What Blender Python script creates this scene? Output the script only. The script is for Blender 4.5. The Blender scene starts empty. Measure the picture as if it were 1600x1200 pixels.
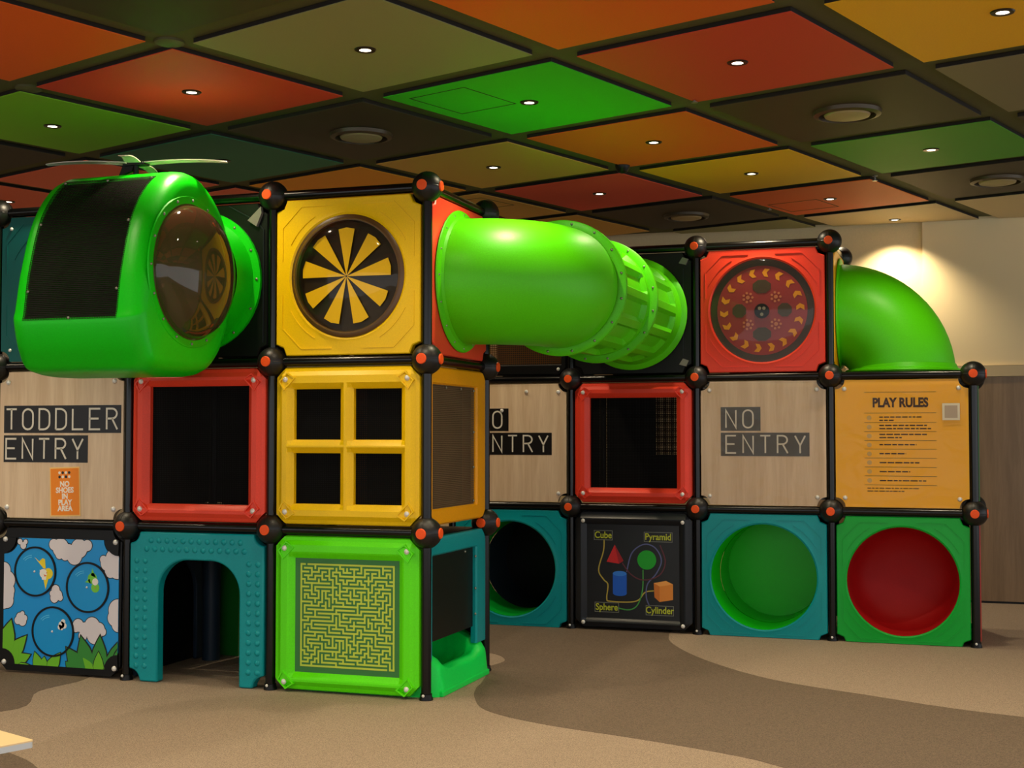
import bpy, bmesh, math, random
from math import sin, cos, pi, radians
from mathutils import Vector, Matrix
random.seed(7)
S = bpy.context.scene
C = S.collection

# ------------------------------------------------------------------ camera
cam_d = bpy.data.cameras.new('camera')
cam = bpy.data.objects.new('camera', cam_d); C.objects.link(cam)
cam.location = (4.9313, -7.1837, 1.5695)
cam.rotation_euler = (pi/2 + 0.03707, 0, 0.32412)
cam_d.sensor_width = 36; cam_d.lens = 47.23
cam_d.clip_start = .05; cam_d.clip_end = 100
S.camera = cam
# ------------------------------------------------------------------ world, exposure
w = bpy.data.worlds.new('world'); S.world = w; w.use_nodes = True
w.node_tree.nodes['Background'].inputs[0].default_value = (.93, .96, 1.0, 1)
w.node_tree.nodes['Background'].inputs[1].default_value = 1.15
S.view_settings.view_transform = 'Standard'; S.view_settings.look = 'None'
S.view_settings.gamma = 1; S.view_settings.use_curve_mapping = False
S.view_settings.exposure = 0.30
SPOT_W = 62.0
WARM = (1.0, .83, .56)

FZ = .0487      # floor height
HC = 3.52       # underside of ceiling panels

# ------------------------------------------------------------------ materials
def lin(c):
    c /= 255.0
    return c/12.92 if c <= .04045 else ((c+.055)/1.055)**2.4
def rgb(t): return (lin(t[0]), lin(t[1]), lin(t[2]), 1)
MATS = {}
def mat(name, col, rough=.45, grain=0, bump=0, scale=60, metal=0, spec=.5, coat=0):
    if name in MATS: return MATS[name]
    m = bpy.data.materials.new(name); m.use_nodes = True
    nt = m.node_tree; b = nt.nodes['Principled BSDF']
    b.inputs['Base Color'].default_value = rgb(col); b.inputs['Roughness'].default_value = rough
    b.inputs['Metallic'].default_value = metal; b.inputs['Specular IOR Level'].default_value = spec
    b.inputs['Coat Weight'].default_value = coat; b.inputs['Coat Roughness'].default_value = .1
    tc = nt.nodes.new('ShaderNodeTexCoord')
    nz = nt.nodes.new('ShaderNodeTexNoise'); nz.inputs['Scale'].default_value = scale; nz.inputs['Detail'].default_value = 4
    nt.links.new(tc.outputs['Object'], nz.inputs['Vector'])
    if grain:
        mx = nt.nodes.new('ShaderNodeMix'); mx.data_type = 'RGBA'
        r = rgb(col)
        mx.inputs[6].default_value = tuple(max(0, v*(1-grain)) for v in r[:3])+(1,)
        mx.inputs[7].default_value = tuple(min(1, v*(1+grain)) for v in r[:3])+(1,)
        mr = nt.nodes.new('ShaderNodeMapRange'); mr.inputs[1].default_value = .3; mr.inputs[2].default_value = .7
        nt.links.new(nz.outputs['Fac'], mr.inputs[0]); nt.links.new(mr.outputs[0], mx.inputs[0])
        nt.links.new(mx.outputs[2], b.inputs['Base Color'])
    if bump:
        bp = nt.nodes.new('ShaderNodeBump'); bp.inputs['Strength'].default_value = bump; bp.inputs['Distance'].default_value = .004
        nt.links.new(nz.outputs['Fac'], bp.inputs['Height']); nt.links.new(bp.outputs[0], b.inputs['Normal'])
    MATS[name] = m; return m
def plastic(name, col, rough=.38): return mat(name, col, rough, grain=.06, bump=.12, scale=160, spec=.32)

BLACK = plastic('black_plastic', (7, 7, 8), .4)
TUBE = mat('black_steel_tube', (5, 5, 6), .25, spec=.4)
BALLM = mat('black_rubber_ball', (14, 13, 13), .42, bump=.1, scale=120)
ORANGE_CAP = plastic('orange_cap', (255, 88, 22), .5)
YELLOW = plastic('yellow_plastic', (250, 204, 0))
AMBER = plastic('amber_plastic', (246, 168, 0))
RED = plastic('red_plastic', (240, 66, 42))
RED2 = plastic('scarlet_plastic', (242, 72, 46))
TEAL = plastic('teal_plastic', (0, 150, 156))
LIME = plastic('lime_plastic', (96, 240, 0))
GREEN = plastic('green_plastic', (10, 200, 10), .36)
TGREEN = plastic('tube_green_plastic', (84, 210, 0), .42)
SGREEN = plastic('slide_green_plastic', (0, 226, 84), .4)
MGREEN = plastic('mid_green_plastic', (0, 168, 50))
NAVY = plastic('navy_plastic', (34, 50, 66), .5)
CHAR = plastic('charcoal_plastic', (30, 34, 40), .3)
DTEAL = plastic('deep_teal_plastic', (0, 90, 88))
CHROME = mat('bolt_metal', (232, 230, 224), .3, metal=.25)
STEEL = mat('steel_bolt', (150, 150, 145), .35, metal=.9)
PINK = mat('letter_cream', (205, 195, 180), .5)
INK = mat('black_vinyl', (16, 12, 12), .4)
CREAM = mat('letter_sand', (224, 216, 200), .5)

def wood_mat(name, c1, c2, rough=.4, horizontal=False):
    m = bpy.data.materials.new(name); m.use_nodes = True; nt = m.node_tree; b = nt.nodes['Principled BSDF']
    tc = nt.nodes.new('ShaderNodeTexCoord'); mp = nt.nodes.new('ShaderNodeMapping')
    mp.inputs['Scale'].default_value = (7, 7, .5) if not horizontal else (.5, 7, 7)
    nz = nt.nodes.new('ShaderNodeTexNoise'); nz.inputs['Scale'].default_value = 2.2; nz.inputs['Detail'].default_value = 8; nz.inputs['Distortion'].default_value = .6
    n2 = nt.nodes.new('ShaderNodeTexNoise'); n2.inputs['Scale'].default_value = 14; n2.inputs['Detail'].default_value = 4
    cr = nt.nodes.new('ShaderNodeValToRGB'); cr.color_ramp.elements[0].position = .35; cr.color_ramp.elements[1].position = .68
    cr.color_ramp.elements[0].color = rgb(c1); cr.color_ramp.elements[1].color = rgb(c2)
    ad = nt.nodes.new('ShaderNodeMath'); ad.operation = 'MULTIPLY_ADD'; ad.inputs[1].default_value = .35
    L = nt.links.new
    L(tc.outputs['Object'], mp.inputs[0]); L(mp.outputs[0], nz.inputs['Vector']); L(mp.outputs[0], n2.inputs['Vector'])
    L(n2.outputs['Fac'], ad.inputs[0]); 
    sb = nt.nodes.new('ShaderNodeMath'); sb.operation = 'SUBTRACT'; sb.inputs[1].default_value = .17
    L(nz.outputs['Fac'], sb.inputs[0]); L(sb.outputs[0], ad.inputs[2]); L(ad.outputs[0], cr.inputs[0])
    L(cr.outputs[0], b.inputs['Base Color']); b.inputs['Roughness'].default_value = rough
    return m
WOOD = wood_mat('pale_wood_laminate', (214, 182, 146), (232, 204, 170))
DADO = wood_mat('brown_wood_dado', (130, 102, 68), (150, 120, 84), .35)

def clear_mat(name, col, opacity_col, rough=.06, ior=1.45, bump=0, bscale=8, body=.06):
    """thin coloured clear plastic: tinted transparency under a fresnel gloss"""
    m = bpy.data.materials.new(name); m.use_nodes = True; nt = m.node_tree
    nt.nodes.remove(nt.nodes['Principled BSDF']); out = nt.nodes['Material Output']
    tr = nt.nodes.new('ShaderNodeBsdfTransparent'); tr.inputs[0].default_value = rgb(col)
    gl = nt.nodes.new('ShaderNodeBsdfGlossy'); gl.inputs['Roughness'].default_value = rough
    df = nt.nodes.new('ShaderNodeBsdfDiffuse'); df.inputs[0].default_value = rgb(opacity_col)
    fr = nt.nodes.new('ShaderNodeLayerWeight'); fr.inputs[0].default_value = .5
    pw_ = nt.nodes.new('ShaderNodeMath'); pw_.operation = 'POWER'; pw_.inputs[1].default_value = 3.2
    ml_ = nt.nodes.new('ShaderNodeMath'); ml_.operation = 'MULTIPLY_ADD'; ml_.inputs[1].default_value = .6; ml_.inputs[2].default_value = (ior-1)**2/(ior+1)**2
    nt.links.new(fr.outputs['Facing'], pw_.inputs[0]); nt.links.new(pw_.outputs[0], ml_.inputs[0])
    m1 = nt.nodes.new('ShaderNodeMixShader'); m2 = nt.nodes.new('ShaderNodeMixShader')
    m1.inputs[0].default_value = body; L = nt.links.new
    L(tr.outputs[0], m1.inputs[1]); L(df.outputs[0], m1.inputs[2])
    L(ml_.outputs[0], m2.inputs[0]); L(m1.outputs[0], m2.inputs[1]); L(gl.outputs[0], m2.inputs[2]); L(m2.outputs[0], out.inputs[0])
    if bump:
        tc = nt.nodes.new('ShaderNodeTexCoord'); nz = nt.nodes.new('ShaderNodeTexNoise'); nz.inputs['Scale'].default_value = bscale
        nz.inputs['Distortion'].default_value = 2.5; nz.inputs['Detail'].default_value = 1
        bp = nt.nodes.new('ShaderNodeBump'); bp.inputs['Strength'].default_value = bump; bp.inputs['Distance'].default_value = .02
        L(tc.outputs['Object'], nz.inputs['Vector']); L(nz.outputs['Fac'], bp.inputs['Height'])
        L(bp.outputs[0], gl.inputs['Normal'])
    return m
BUBBLE = clear_mat('smoked_amber_bubble', (200, 164, 138), (140, 90, 70), .05, 1.55, body=.22)
LENS = clear_mat('clear_bubble', (250, 247, 240), (60, 50, 40), .05, 1.32, body=.02)
FILM = clear_mat('clear_film', (253, 252, 250), (220, 205, 180), .18, 1.22, bump=.6, bscale=5, body=.03)
FILM2 = clear_mat('clearer_film', (255, 254, 252), (220, 205, 180), .14, 1.18, bump=.9, bscale=4, body=.0)
BLADE = clear_mat('rotor_acrylic', (225, 228, 222), (235, 230, 215), .1, 1.6, body=.55)

def mesh_mat(name, col, pitch=.012, hole=.34, seen=1.0):
    """perforated sheet: round holes cut through"""
    m = bpy.data.materials.new(name); m.use_nodes = True; nt = m.node_tree; L = nt.links.new
    b = nt.nodes['Principled BSDF']; b.inputs['Base Color'].default_value = rgb(col); b.inputs['Roughness'].default_value = .8; b.inputs['Specular IOR Level'].default_value = .15
    out = nt.nodes['Material Output']
    tc = nt.nodes.new('ShaderNodeTexCoord'); mp = nt.nodes.new('ShaderNodeVectorMath'); mp.operation = 'SCALE'; mp.inputs['Scale'].default_value = 1/pitch
    fr = nt.nodes.new('ShaderNodeVectorMath'); fr.operation = 'FRACTION'
    sb = nt.nodes.new('ShaderNodeVectorMath'); sb.operation = 'SUBTRACT'; sb.inputs[1].default_value = (.5, .5, .5)
    ml = nt.nodes.new('ShaderNodeVectorMath'); ml.operation = 'MULTIPLY'; ml.inputs[1].default_value = (1, 0, 1)
    ln = nt.nodes.new('ShaderNodeVectorMath'); ln.operation = 'LENGTH'
    lt = nt.nodes.new('ShaderNodeMath'); lt.operation = 'LESS_THAN'; lt.inputs[1].default_value = hole
    tr = nt.nodes.new('ShaderNodeBsdfTransparent'); tr.inputs[0].default_value = (seen, seen, seen, 1)
    mx = nt.nodes.new('ShaderNodeMixShader')
    L(tc.outputs['Object'], mp.inputs[0]); L(mp.outputs[0], fr.inputs[0]); L(fr.outputs[0], sb.inputs[0]); L(sb.outputs[0], ml.inputs[0])
    L(ml.outputs[0], ln.inputs[0]); L(ln.outputs['Value'], lt.inputs[0]); L(lt.outputs[0], mx.inputs[0])
    L(b.outputs[0], mx.inputs[1]); L(tr.outputs[0], mx.inputs[2]); L(mx.outputs[0], out.inputs[0])
    return m
MESH = mesh_mat('black_perforated_sheet', (7, 7, 7), .012, .29)
MESHB = mesh_mat('brown_perforated_sheet', (80, 52, 26), .017, .38)
MESHF = mesh_mat('fine_grey_perforated_sheet', (112, 92, 66), .011, .34)

# ------------------------------------------------------------------ mesh building
class MB:
    """collects geometry in a panel's own axes: x right, z up, -y towards the viewer of the panel"""
    def __init__(s): s.v = []; s.f = []; s.m = []; s.k = 0
    def V(s, *p): s.v.append(tuple(p)); return len(s.v)-1
    def F(s, *i): s.f.append(tuple(i)); s.m.append(s.k)
    def box(s, x0, x1, y0, y1, z0, z1):
        b = [s.V(x, y, z) for z in (z0, z1) for y in (y0, y1) for x in (x0, x1)]
        for q in ((0,1,5,4), (1,3,7,5), (3,2,6,7), (2,0,4,6), (4,5,7,6), (1,0,2,3)): s.F(*[b[i] for i in q])
        return s
    def loft(s, rings, close=True, cap0=True, cap1=True, wrap=False):
        n = len(rings[0]); R = [[s.V(*p) for p in r] for r in rings]
        if wrap: R.append(R[0])
        for a, b in zip(R, R[1:]):
            for i in range(n if close else n-1):
                j = (i+1) % n; s.F(a[i], a[j], b[j], b[i])
        if not wrap:
            if cap0: s.F(*R[0][::-1])
            if cap1: s.F(*R[-1])
        return s
    def cyl(s, p0, p1, r, n=20, r1=None, caps=True):
        p0, p1 = Vector(p0), Vector(p1); d = (p1-p0).normalized()
        a = d.orthogonal().normalized(); b = d.cross(a)
        r1 = r if r1 is None else r1
        ring = lambda c, q: [tuple(c+q*(cos(2*pi*i/n)*a+sin(2*pi*i/n)*b)) for i in range(n)]
        return s.loft([ring(p0, r), ring(p1, r1)], cap0=caps, cap1=caps)
    def tube(s, pts, r, n=16, closed=False, caps=True):
        P = [Vector(p) for p in pts]; rings = []; m = len(P); prev = None
        for i, p in enumerate(P):
            if closed: d = (P[(i+1) % m]-P[i-1]).normalized()
            else: d = ((P[min(i+1, m-1)])-(P[max(i-1, 0)])).normalized()
            if prev is None: a = d.orthogonal().normalized()
            else: a = (prev-prev.dot(d)*d).normalized()
            prev = a; b = d.cross(a)
            rr = r[i] if isinstance(r, (list, tuple)) else r
            rings.append([tuple(p+rr*(cos(2*pi*k/n)*a+sin(2*pi*k/n)*b)) for k in range(n)])
        return s.loft(rings, wrap=closed, cap0=caps, cap1=caps)
    def lathe(s, c, axis, prof, n=32, cap0=False, cap1=False):
        """prof: (radius, height along axis)"""
        c = Vector(c); d = Vector(axis).normalized(); a = d.orthogonal().normalized(); b = d.cross(a)
        return s.loft([[tuple(c+d*h+r*(cos(2*pi*i/n)*a+sin(2*pi*i/n)*b)) for i in range(n)] for r, h in prof], cap0=cap0, cap1=cap1)
    def ball(s, c, r, nu=16, nv=10, sc=(1, 1, 1)):
        rings = []
        for j in range(1, nv):
            t = pi*j/nv
            rings.append([(c[0]+sc[0]*r*sin(t)*cos(2*pi*i/nu), c[1]+sc[1]*r*sin(t)*sin(2*pi*i/nu), c[2]-sc[2]*r*cos(t)) for i in range(nu)])
        base = len(s.v); s.loft(rings, cap0=False, cap1=False)
        a = s.V(c[0], c[1], c[2]-sc[2]*r); b = s.V(c[0], c[1], c[2]+sc[2]*r); last = base+(nv-2)*nu
        for i in range(nu):
            s.F(a, base+(i+1) % nu, base+i); s.F(b, last+i, last+(i+1) % nu)
        return s
    def poly(s, pts, w0, w1):
        """flat shape in x,z standing out from depth w0 to w1"""
        area = sum(pts[i][0]*pts[(i+1) % len(pts)][1]-pts[(i+1) % len(pts)][0]*pts[i][1] for i in range(len(pts)))
        if area < 0: pts = pts[::-1]
        return s.loft([[(x, -w0, z) for x, z in pts], [(x, -w1, z) for x, z in pts]])
    def disc(s, x, z, r, w0, w1, n=28, rx=1.0): return s.poly([(x+rx*r*cos(2*pi*i/n), z+r*sin(2*pi*i/n)) for i in range(n)], w0, w1)
    def stroke(s, pts, wd, w0, w1, closed=False):
        P = [Vector(p) for p in pts]; n = len(P); Lf = []; Rt = []
        for i in range(n):
            if closed: a = (P[i]-P[i-1]); b = (P[(i+1) % n]-P[i])
            else: a = P[i]-P[max(i-1, 0)]; b = P[min(i+1, n-1)]-P[i]
            if a.length < 1e-9: a = b
            if b.length < 1e-9: b = a
            a.normalize(); b.normalize(); na = Vector((-a.y, a.x)); nb = Vector((-b.y, b.x)); m = (na+nb)
            if m.length < 1e-6: m = na
            m.normalize(); k = wd/2/max(.4, m.dot(na)); Lf.append(P[i]+m*k); Rt.append(P[i]-m*k)
        rings = [[(l.x, -w1, l.y), (r.x, -w1, r.y), (r.x, -w0, r.y), (l.x, -w0, l.y)] for l, r in zip(Lf, Rt)]
        return s.loft(rings, wrap=closed)
    def bolt(s, x, z, w, r=.013):
        return s.ball((x, -w, z), r, 12, 8, (1, .75, 1))
    def heightplate(s, x0, x1, z0, z1, holes, edge, hole_edge, back, top):
        """moulded rectangular plate: edge / hole_edge = [(distance, height)], rising to top; holes = rects"""
        def brk(lo, hi, spans):
            q = {lo, hi}
            for d, h in edge: q |= {lo+d, hi-d}
            for a, b in spans:
                for d, h in hole_edge: q |= {a-d, b+d}
                q |= {a, b}
            q = sorted(v for v in q if lo-1e-9 <= v <= hi+1e-9); r = [q[0]]
            for v in q[1:]:
                if v-r[-1] > 1e-5: r.append(v)
            return r
        X = brk(x0, x1, [(h[0], h[1]) for h in holes]); Z = brk(z0, z1, [(h[2], h[3]) for h in holes])
        def f(tab, d):
            if d <= tab[0][0]: return tab[0][1]
            for (a, ha), (b, hb) in zip(tab, tab[1:]):
                if d <= b: return ha+(hb-ha)*(d-a)/(b-a)
            return tab[-1][1]
        def H(x, z):
            h = min(top, f(edge, min(x-x0, x1-x, z-z0, z1-z)))
            for a, b, c, e in holes:
                dx = max(a-x, x-b, 0); dz = max(c-z, z-e, 0)
                h = min(h, f(hole_edge, max(dx, dz)))
            return h
        idx = {}
        def N(i, j, bk=False):
            k = (i, j, bk)
            if k not in idx: idx[k] = s.V(X[i], (-back if bk else -H(X[i], Z[j])), Z[j])
            return idx[k]
        inh = lambda i, j: any(a-1e-6 <= X[i] and X[i+1] <= b+1e-6 and c-1e-6 <= Z[j] and Z[j+1] <= e+1e-6 for a, b, c, e in holes)
        nx, nz = len(X)-1, len(Z)-1
        solid = lambda i, j: 0 <= i < nx and 0 <= j < nz and not inh(i, j)
        for i in range(nx):
            for j in range(nz):
                if not solid(i, j): continue
                s.F(N(i, j), N(i+1, j), N(i+1, j+1), N(i, j+1)); s.F(N(i, j, 1), N(i, j+1, 1), N(i+1, j+1, 1), N(i+1, j, 1))
                if not solid(i, j-1): s.F(N(i+1, j), N(i, j), N(i, j, 1), N(i+1, j, 1))
                if not solid(i, j+1): s.F(N(i, j+1), N(i+1, j+1), N(i+1, j+1, 1), N(i, j+1, 1))
                if not solid(i-1, j): s.F(N(i, j), N(i, j+1), N(i, j+1, 1), N(i, j, 1))
                if not solid(i+1, j): s.F(N(i+1, j+1), N(i+1, j), N(i+1, j, 1), N(i+1, j+1, 1))
        return s
    def mesh(s, name, mats, smooth=35, cut=None, weld=True):
        me = bpy.data.meshes.new(name)
        bm = bmesh.new(); vs = [bm.verts.new(p) for p in s.v]
        for f, k in zip(s.f, s.m):
            try:
                q = bm.faces.new([vs[i] for i in f]); q.material_index = k; q.smooth = bool(smooth)
            except ValueError: pass
        if weld: bmesh.ops.remove_doubles(bm, verts=bm.verts, dist=1e-6)
        for co, no in (cut or []):
            g = bm.verts[:]+bm.edges[:]+bm.faces[:]
            r = bmesh.ops.bisect_plane(bm, geom=g, plane_co=co, plane_no=no, clear_outer=True)
            ed = [e for e in r['geom_cut'] if isinstance(e, bmesh.types.BMEdge)]
            bmesh.ops.edgeloop_fill(bm, edges=ed)
        bmesh.ops.recalc_face_normals(bm, faces=bm.faces)
        bm.to_mesh(me); bm.free()
        if smooth: me.set_sharp_from_angle(angle=radians(smooth))
        for m in (mats if isinstance(mats, (list, tuple)) else [mats]): me.materials.append(m)
        return me
    def build(s, name, mats, parent=None, smooth=35, cut=None, bevel=0, loc=None, rotz=0):
        o = bpy.data.objects.new(name, s.mesh(name, mats, smooth, cut)); C.objects.link(o)
        if parent: o.parent = parent
        if loc is not None: o.location = loc
        o.rotation_euler.z = rotz
        if bevel:
            b = o.modifiers.new('bevel', 'BEVEL'); b.width = bevel; b.segments = 2; b.limit_method = 'ANGLE'; b.angle_limit = radians(40)
        return o

def tag(o, label=None, cat=None, group=None, kind=None):
    if label: o['label'] = label
    if cat: o['category'] = cat
    if group: o['group'] = group
    if kind: o['kind'] = kind
    return o
def thing(name, label, cat, loc=(0, 0, 0), rotz=0, group=None):
    o = bpy.data.objects.new(name, None); o.empty_display_size = .1; C.objects.link(o)
    o.location = loc; o.rotation_euler.z = rotz
    return tag(o, label, cat, group)
def struct(name, mb, m, **k): return tag(mb.build(name, m, **k), kind='structure')
def front(name, label, cat, i, y, k, group=None): return thing(name, label, cat, (i, y, k), 0, group)
def side(name, label, cat, x, y, k, group=None): return thing(name, label, cat, (x, y, k), pi/2, group)

def text_mesh(body, size, bold=0.0, depth=.0006, sx=1.0, align='CENTER', spacing=1.0):
    cu = bpy.data.curves.new('t', 'FONT'); cu.body = body; cu.size = size; cu.offset = bold; cu.extrude = depth
    cu.align_x = align; cu.align_y = 'CENTER'; cu.space_line = .82; cu.space_character = spacing; cu.resolution_u = 4
    o = bpy.data.objects.new('t', cu); C.objects.link(o)
    dg = bpy.context.evaluated_depsgraph_get(); me = bpy.data.meshes.new_from_object(o.evaluated_get(dg))
    bpy.data.objects.remove(o)
    me.transform(Matrix.Rotation(pi/2, 4, 'X') @ Matrix.Diagonal((sx, 1, 1, 1)))
    return me
def text(name, body, size, x, z, wv, m, parent, bold=0.0, sx=1.0, align='CENTER', rot=0, spacing=1.0):
    me = text_mesh(body, size, bold, .0006, sx, align, spacing); me.materials.clear(); me.materials.append(m)
    o = bpy.data.objects.new(name, me); C.objects.link(o); o.parent = parent; o.location = (x, -wv, z); o.rotation_euler = (0, rot, 0)
    return o

# narrow sign lettering drawn as strokes
def arc(cx, cz, rx, rz, a0, a1, n=8): return [(cx+rx*cos(radians(a0+(a1-a0)*i/n)), cz+rz*sin(radians(a0+(a1-a0)*i/n))) for i in range(n+1)]
GL = {'T': [[(0, 1), (1, 1)], [(.5, 1), (.5, 0)]], 'L': [[(0, 1), (0, 0), (1, 0)]],
      'E': [[(1, 1), (0, 1), (0, 0), (1, 0)], [(0, .52), (.85, .52)]], 'N': [[(0, 0), (0, 1), (1, 0), (1, 1)]],
      'Y': [[(0, 1), (.5, .45), (1, 1)], [(.5, .45), (.5, 0)]],
      'R': [[(0, 0), (0, 1), (.5, 1)]+arc(.5, .76, .45, .24, 90, -90)+[(0, .52)], [(.5, .52), (1, 0)]],
      'D': [[(0, 0), (0, 1), (.4, 1)]+arc(.4, .7, .6, .3, 90, 0, 5)+arc(.4, .3, .6, .3, 0, -90, 5)+[(0, 0)]],
      'O': [arc(.5, .72, .5, .28, 180, 0)+arc(.5, .28, .5, .28, 0, -180)+[(0, .72)]]}
def word(mb, txt, x, z, pitch, wd, h, sw, w0, w1):
    for i, ch in enumerate(txt):
        for st in GL[ch]:
            mb.stroke([(x+i*pitch+a*wd, z+b*h) for a, b in st], sw, w0, w1)
    return mb

CH = .068
def corner_cuts(a=.034, b=.966, c=CH):
    return [((a+c, 0, a), (-1, 0, -1)), ((b-c, 0, a), (1, 0, -1)), ((a+c, 0, b), (-1, 0, 1)), ((b-c, 0, b), (1, 0, 1))]
def oct_outline(a=.034, b=.966, c=CH, n=6):
    """square with corners scooped round the ball connectors"""
    pts = []
    for cx, cz, a0 in ((a, a, 90), (b, a, 180), (b, b, 270), (a, b, 0)):
        pts += [(cx+c*cos(radians(a0-90*i/n)), cz+c*sin(radians(a0-90*i/n))) for i in range(n+1)]
    return pts
def bolts(parent, w, pos=.107, r=.0175, m=None, name='bolt', which=None):
    mb = MB().bolt(0, 0, 0, r); me = None
    for (x, z) in (which or ((pos, pos), (1-pos, pos), (pos, 1-pos), (1-pos, 1-pos))):
        if me is None: o = mb.build(name, m or CHROME, parent); me = o.data
        else:
            o = bpy.data.objects.new(name, me); C.objects.link(o); o.parent = parent
        o.location = (x, -w, z)

EDGE = [(0, 0.002), (.006, .013), (.026, .018), (.052, .038)]
HEDGE = [(0, .004), (.006, .010), (.030, .034), (.036, .038)]
def frame_body(parent, color, holes, name='frame', cut=True, e=EDGE, he=HEDGE):
    b = MB().heightplate(.034, .966, .034, .966, holes, e, he, -.025, e[-1][1])
    return b.build(name, color, parent, smooth=12, cut=corner_cuts() if cut else None)
def pockets(parent, color):
    """diamond bolt pockets at the frame's corners"""
    for sx in (0, 1):
        for sz in (0, 1):
            f = lambda x, z: (x if not sx else 1-x, z if not sz else 1-z)
            pts = [f(.070, .120), f(.120, .070), f(.168, .100), f(.100, .168)]
            MB().stroke(pts, .008, .02, .044, closed=True).build('bolt_pocket', color, parent, smooth=0)
def window_panel(root, color, hole=(.15, .85, .15, .85), mesh_m=None, depth=.0):
    frame_body(root, color, [hole]); pockets(root, color); bolts(root, .036)
    MB().box(hole[0]-.01, hole[1]+.01, .028, .031, hole[2]-.01, hole[3]+.01).build('mesh_screen', mesh_m or MESH, root, smooth=0)

def ring_plate(mb, cx, cz, r, w_front, w_back, a=.034, b=.966, c=CH, lip=0.0, n=72):
    """square plate with scooped corners and a round hole"""
    def edge(t):
        dx, dz = cos(t), sin(t)
        k = min((b-cx)/dx if dx > 1e-9 else 9, (a-cx)/dx if dx < -1e-9 else 9, (b-cz)/dz if dz > 1e-9 else 9, (a-cz)/dz if dz < -1e-9 else 9)
        for qx, qz in ((a, a), (b, a), (b, b), (a, b)):      # keep outside the scoop circles
            ox, oz = qx-cx, qz-cz; pr = ox*dx+oz*dz; d2 = ox*ox+oz*oz-pr*pr
            if pr > 0 and d2 < c*c: k = min(k, pr-math.sqrt(c*c-d2))
        return cx+dx*k, cz+dz*k
    T = set(2*pi*i/n for i in range(n))
    for qx, qz in ((a, a), (b, a), (b, b), (a, b)):
        for ex, ez in ((qx+(c if qx == a else -c), qz), (qx, qz+(c if qz == a else -c))):
            T.add(math.atan2(ez-cz, ex-cx) % (2*pi))
    T = sorted(T)
    E_ = [edge(t) for t in T]
    Cc = [(cx+r*cos(t), cz+r*sin(t)) for t in T]; Cl = [(cx+(r+.012)*cos(t), cz+(r+.012)*sin(t)) for t in T]; Cm = [(cx+(r+.03)*cos(t), cz+(r+.03)*sin(t)) for t in T]
    P = lambda q, w_: [(x, -w_, z) for x, z in q]
    rings = [P(E_, w_back), P(E_, w_front-.006), P([(x+(cx-x)*.012, z+(cz-z)*.012) for x, z in E_], w_front), P(Cm, w_front), P(Cl, w_front+lip), P(Cc, w_front+lip-.006), P(Cc, w_back)]
    mb.loft(rings, wrap=True); return mb
def emboss(mb, w0, w1, r, sw=.006):
    for sx in (0, 1):
        for sz in (0, 1):
            f = lambda x, z: (x if not sx else 1-x, z if not sz else 1-z)
            mb.stroke([f(.075, .40), f(.075, .20), f(.20, .075), f(.40, .075)], sw, w0, w1)
            mb.stroke([(f(.5, .5)[0]+(1 if sx else -1)*(r+.055)*cos(radians(t)), .5+(1 if sz else -1)*(r+.055)*sin(radians(t))) for t in range(28, 63, 4)], sw, w0, w1)
    return mb
def round_panel(root, color, r, w=.02):
    mb = ring_plate(MB(), .5, .5, r, w, -.025, lip=.004); emboss(mb, w-.002, w+.0035, r)
    return mb.build('panel_board', color, root, smooth=30)

# ------------------------------------------------------------------ room
def floor_mat(name, c, var=.12):
    m = mat(name, c, .75, grain=var, bump=.5, scale=190, spec=.3); return m
FL_LIGHT = floor_mat('floor_speckled_tan', (150, 132, 114), .5)
FL_DARK = floor_mat('floor_speckled_brown', (104, 89, 75), .5)
struct('floor', MB().box(-9, 12, -11, 5.8, -.1, FZ), FL_LIGHT, smooth=0)
def smooth_path(P, n=6, closed=False):
    out = []; m = len(P)
    for i in range(m if closed else m-1):
        g = (lambda k: P[k % m]) if closed else (lambda k: P[max(0, min(m-1, k))])
        p0, p1, p2, p3 = g(i-1), g(i), g(i+1), g(i+2)
        for k in range(n):
            t = k/n
            out.append(tuple(.5*((2*b)+(c-a)*t+(2*a-5*b+4*c-d)*t*t+(-a+3*b-3*c+d)*t**3) for a, b, c, d in zip(p0, p1, p2, p3)))
    if not closed: out.append(P[-1])
    return out
def inlay(pts, m):
    b = MB(); 
    n = len(pts); area = sum(pts[i][0]*pts[(i+1) % n][1]-pts[(i+1) % n][0]*pts[i][1] for i in range(n))
    if area < 0: pts = pts[::-1]
    b.loft([[(x, y, FZ-.01) for x, y in pts], [(x, y, FZ+.0012) for x, y in pts]])
    return struct('floor', b, m, smooth=0)
A = smooth_path([(1.2, 1.9), (1.55, 1.74), (1.84, 1.64), (1.99, 1.42), (1.98, 1.22), (1.92, 1.05), (2.04, .9), (2.12, .6), (2.15, .42), (2.24, .15), (2.43, -.17), (2.82, -.40), (3.39, -.58), (3.89, -.77), (4.15, -.94), (4.6, -1.3), (5.3, -2.2), (6.4, -3.6), (8, -5)])
B = smooth_path([(10, .2), (7, .3), (5.22, .59), (4.36, .96), (3.76, 1.3), (3.25, 1.88), (2.91, 2.49), (2.79, 2.95), (2.75, 3.4), (2.4, 4.4), (1.6, 5.0)])
inlay([(8.5, -5)]+[(10, -4)]+B+[(0.2, 5.2), (.2, 2.4)]+A, FL_DARK)
inlay(smooth_path([(-3, .9), (-1.2, .6), (-.45, .35), (-.25, -.09), (-.27, -.49), (-.09, -1.05), (-1.2, -1.6), (-4, -1.5), (-5, 0)], closed=True), FL_DARK)
inlay(smooth_path([(.3, -1.6), (.5, -1.76), (.92, -2.02), (1.4, -2.6), (1.5, -3.6), (.5, -4.6), (-1.5, -4.2), (-1.2, -2)], closed=True), FL_DARK)

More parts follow.
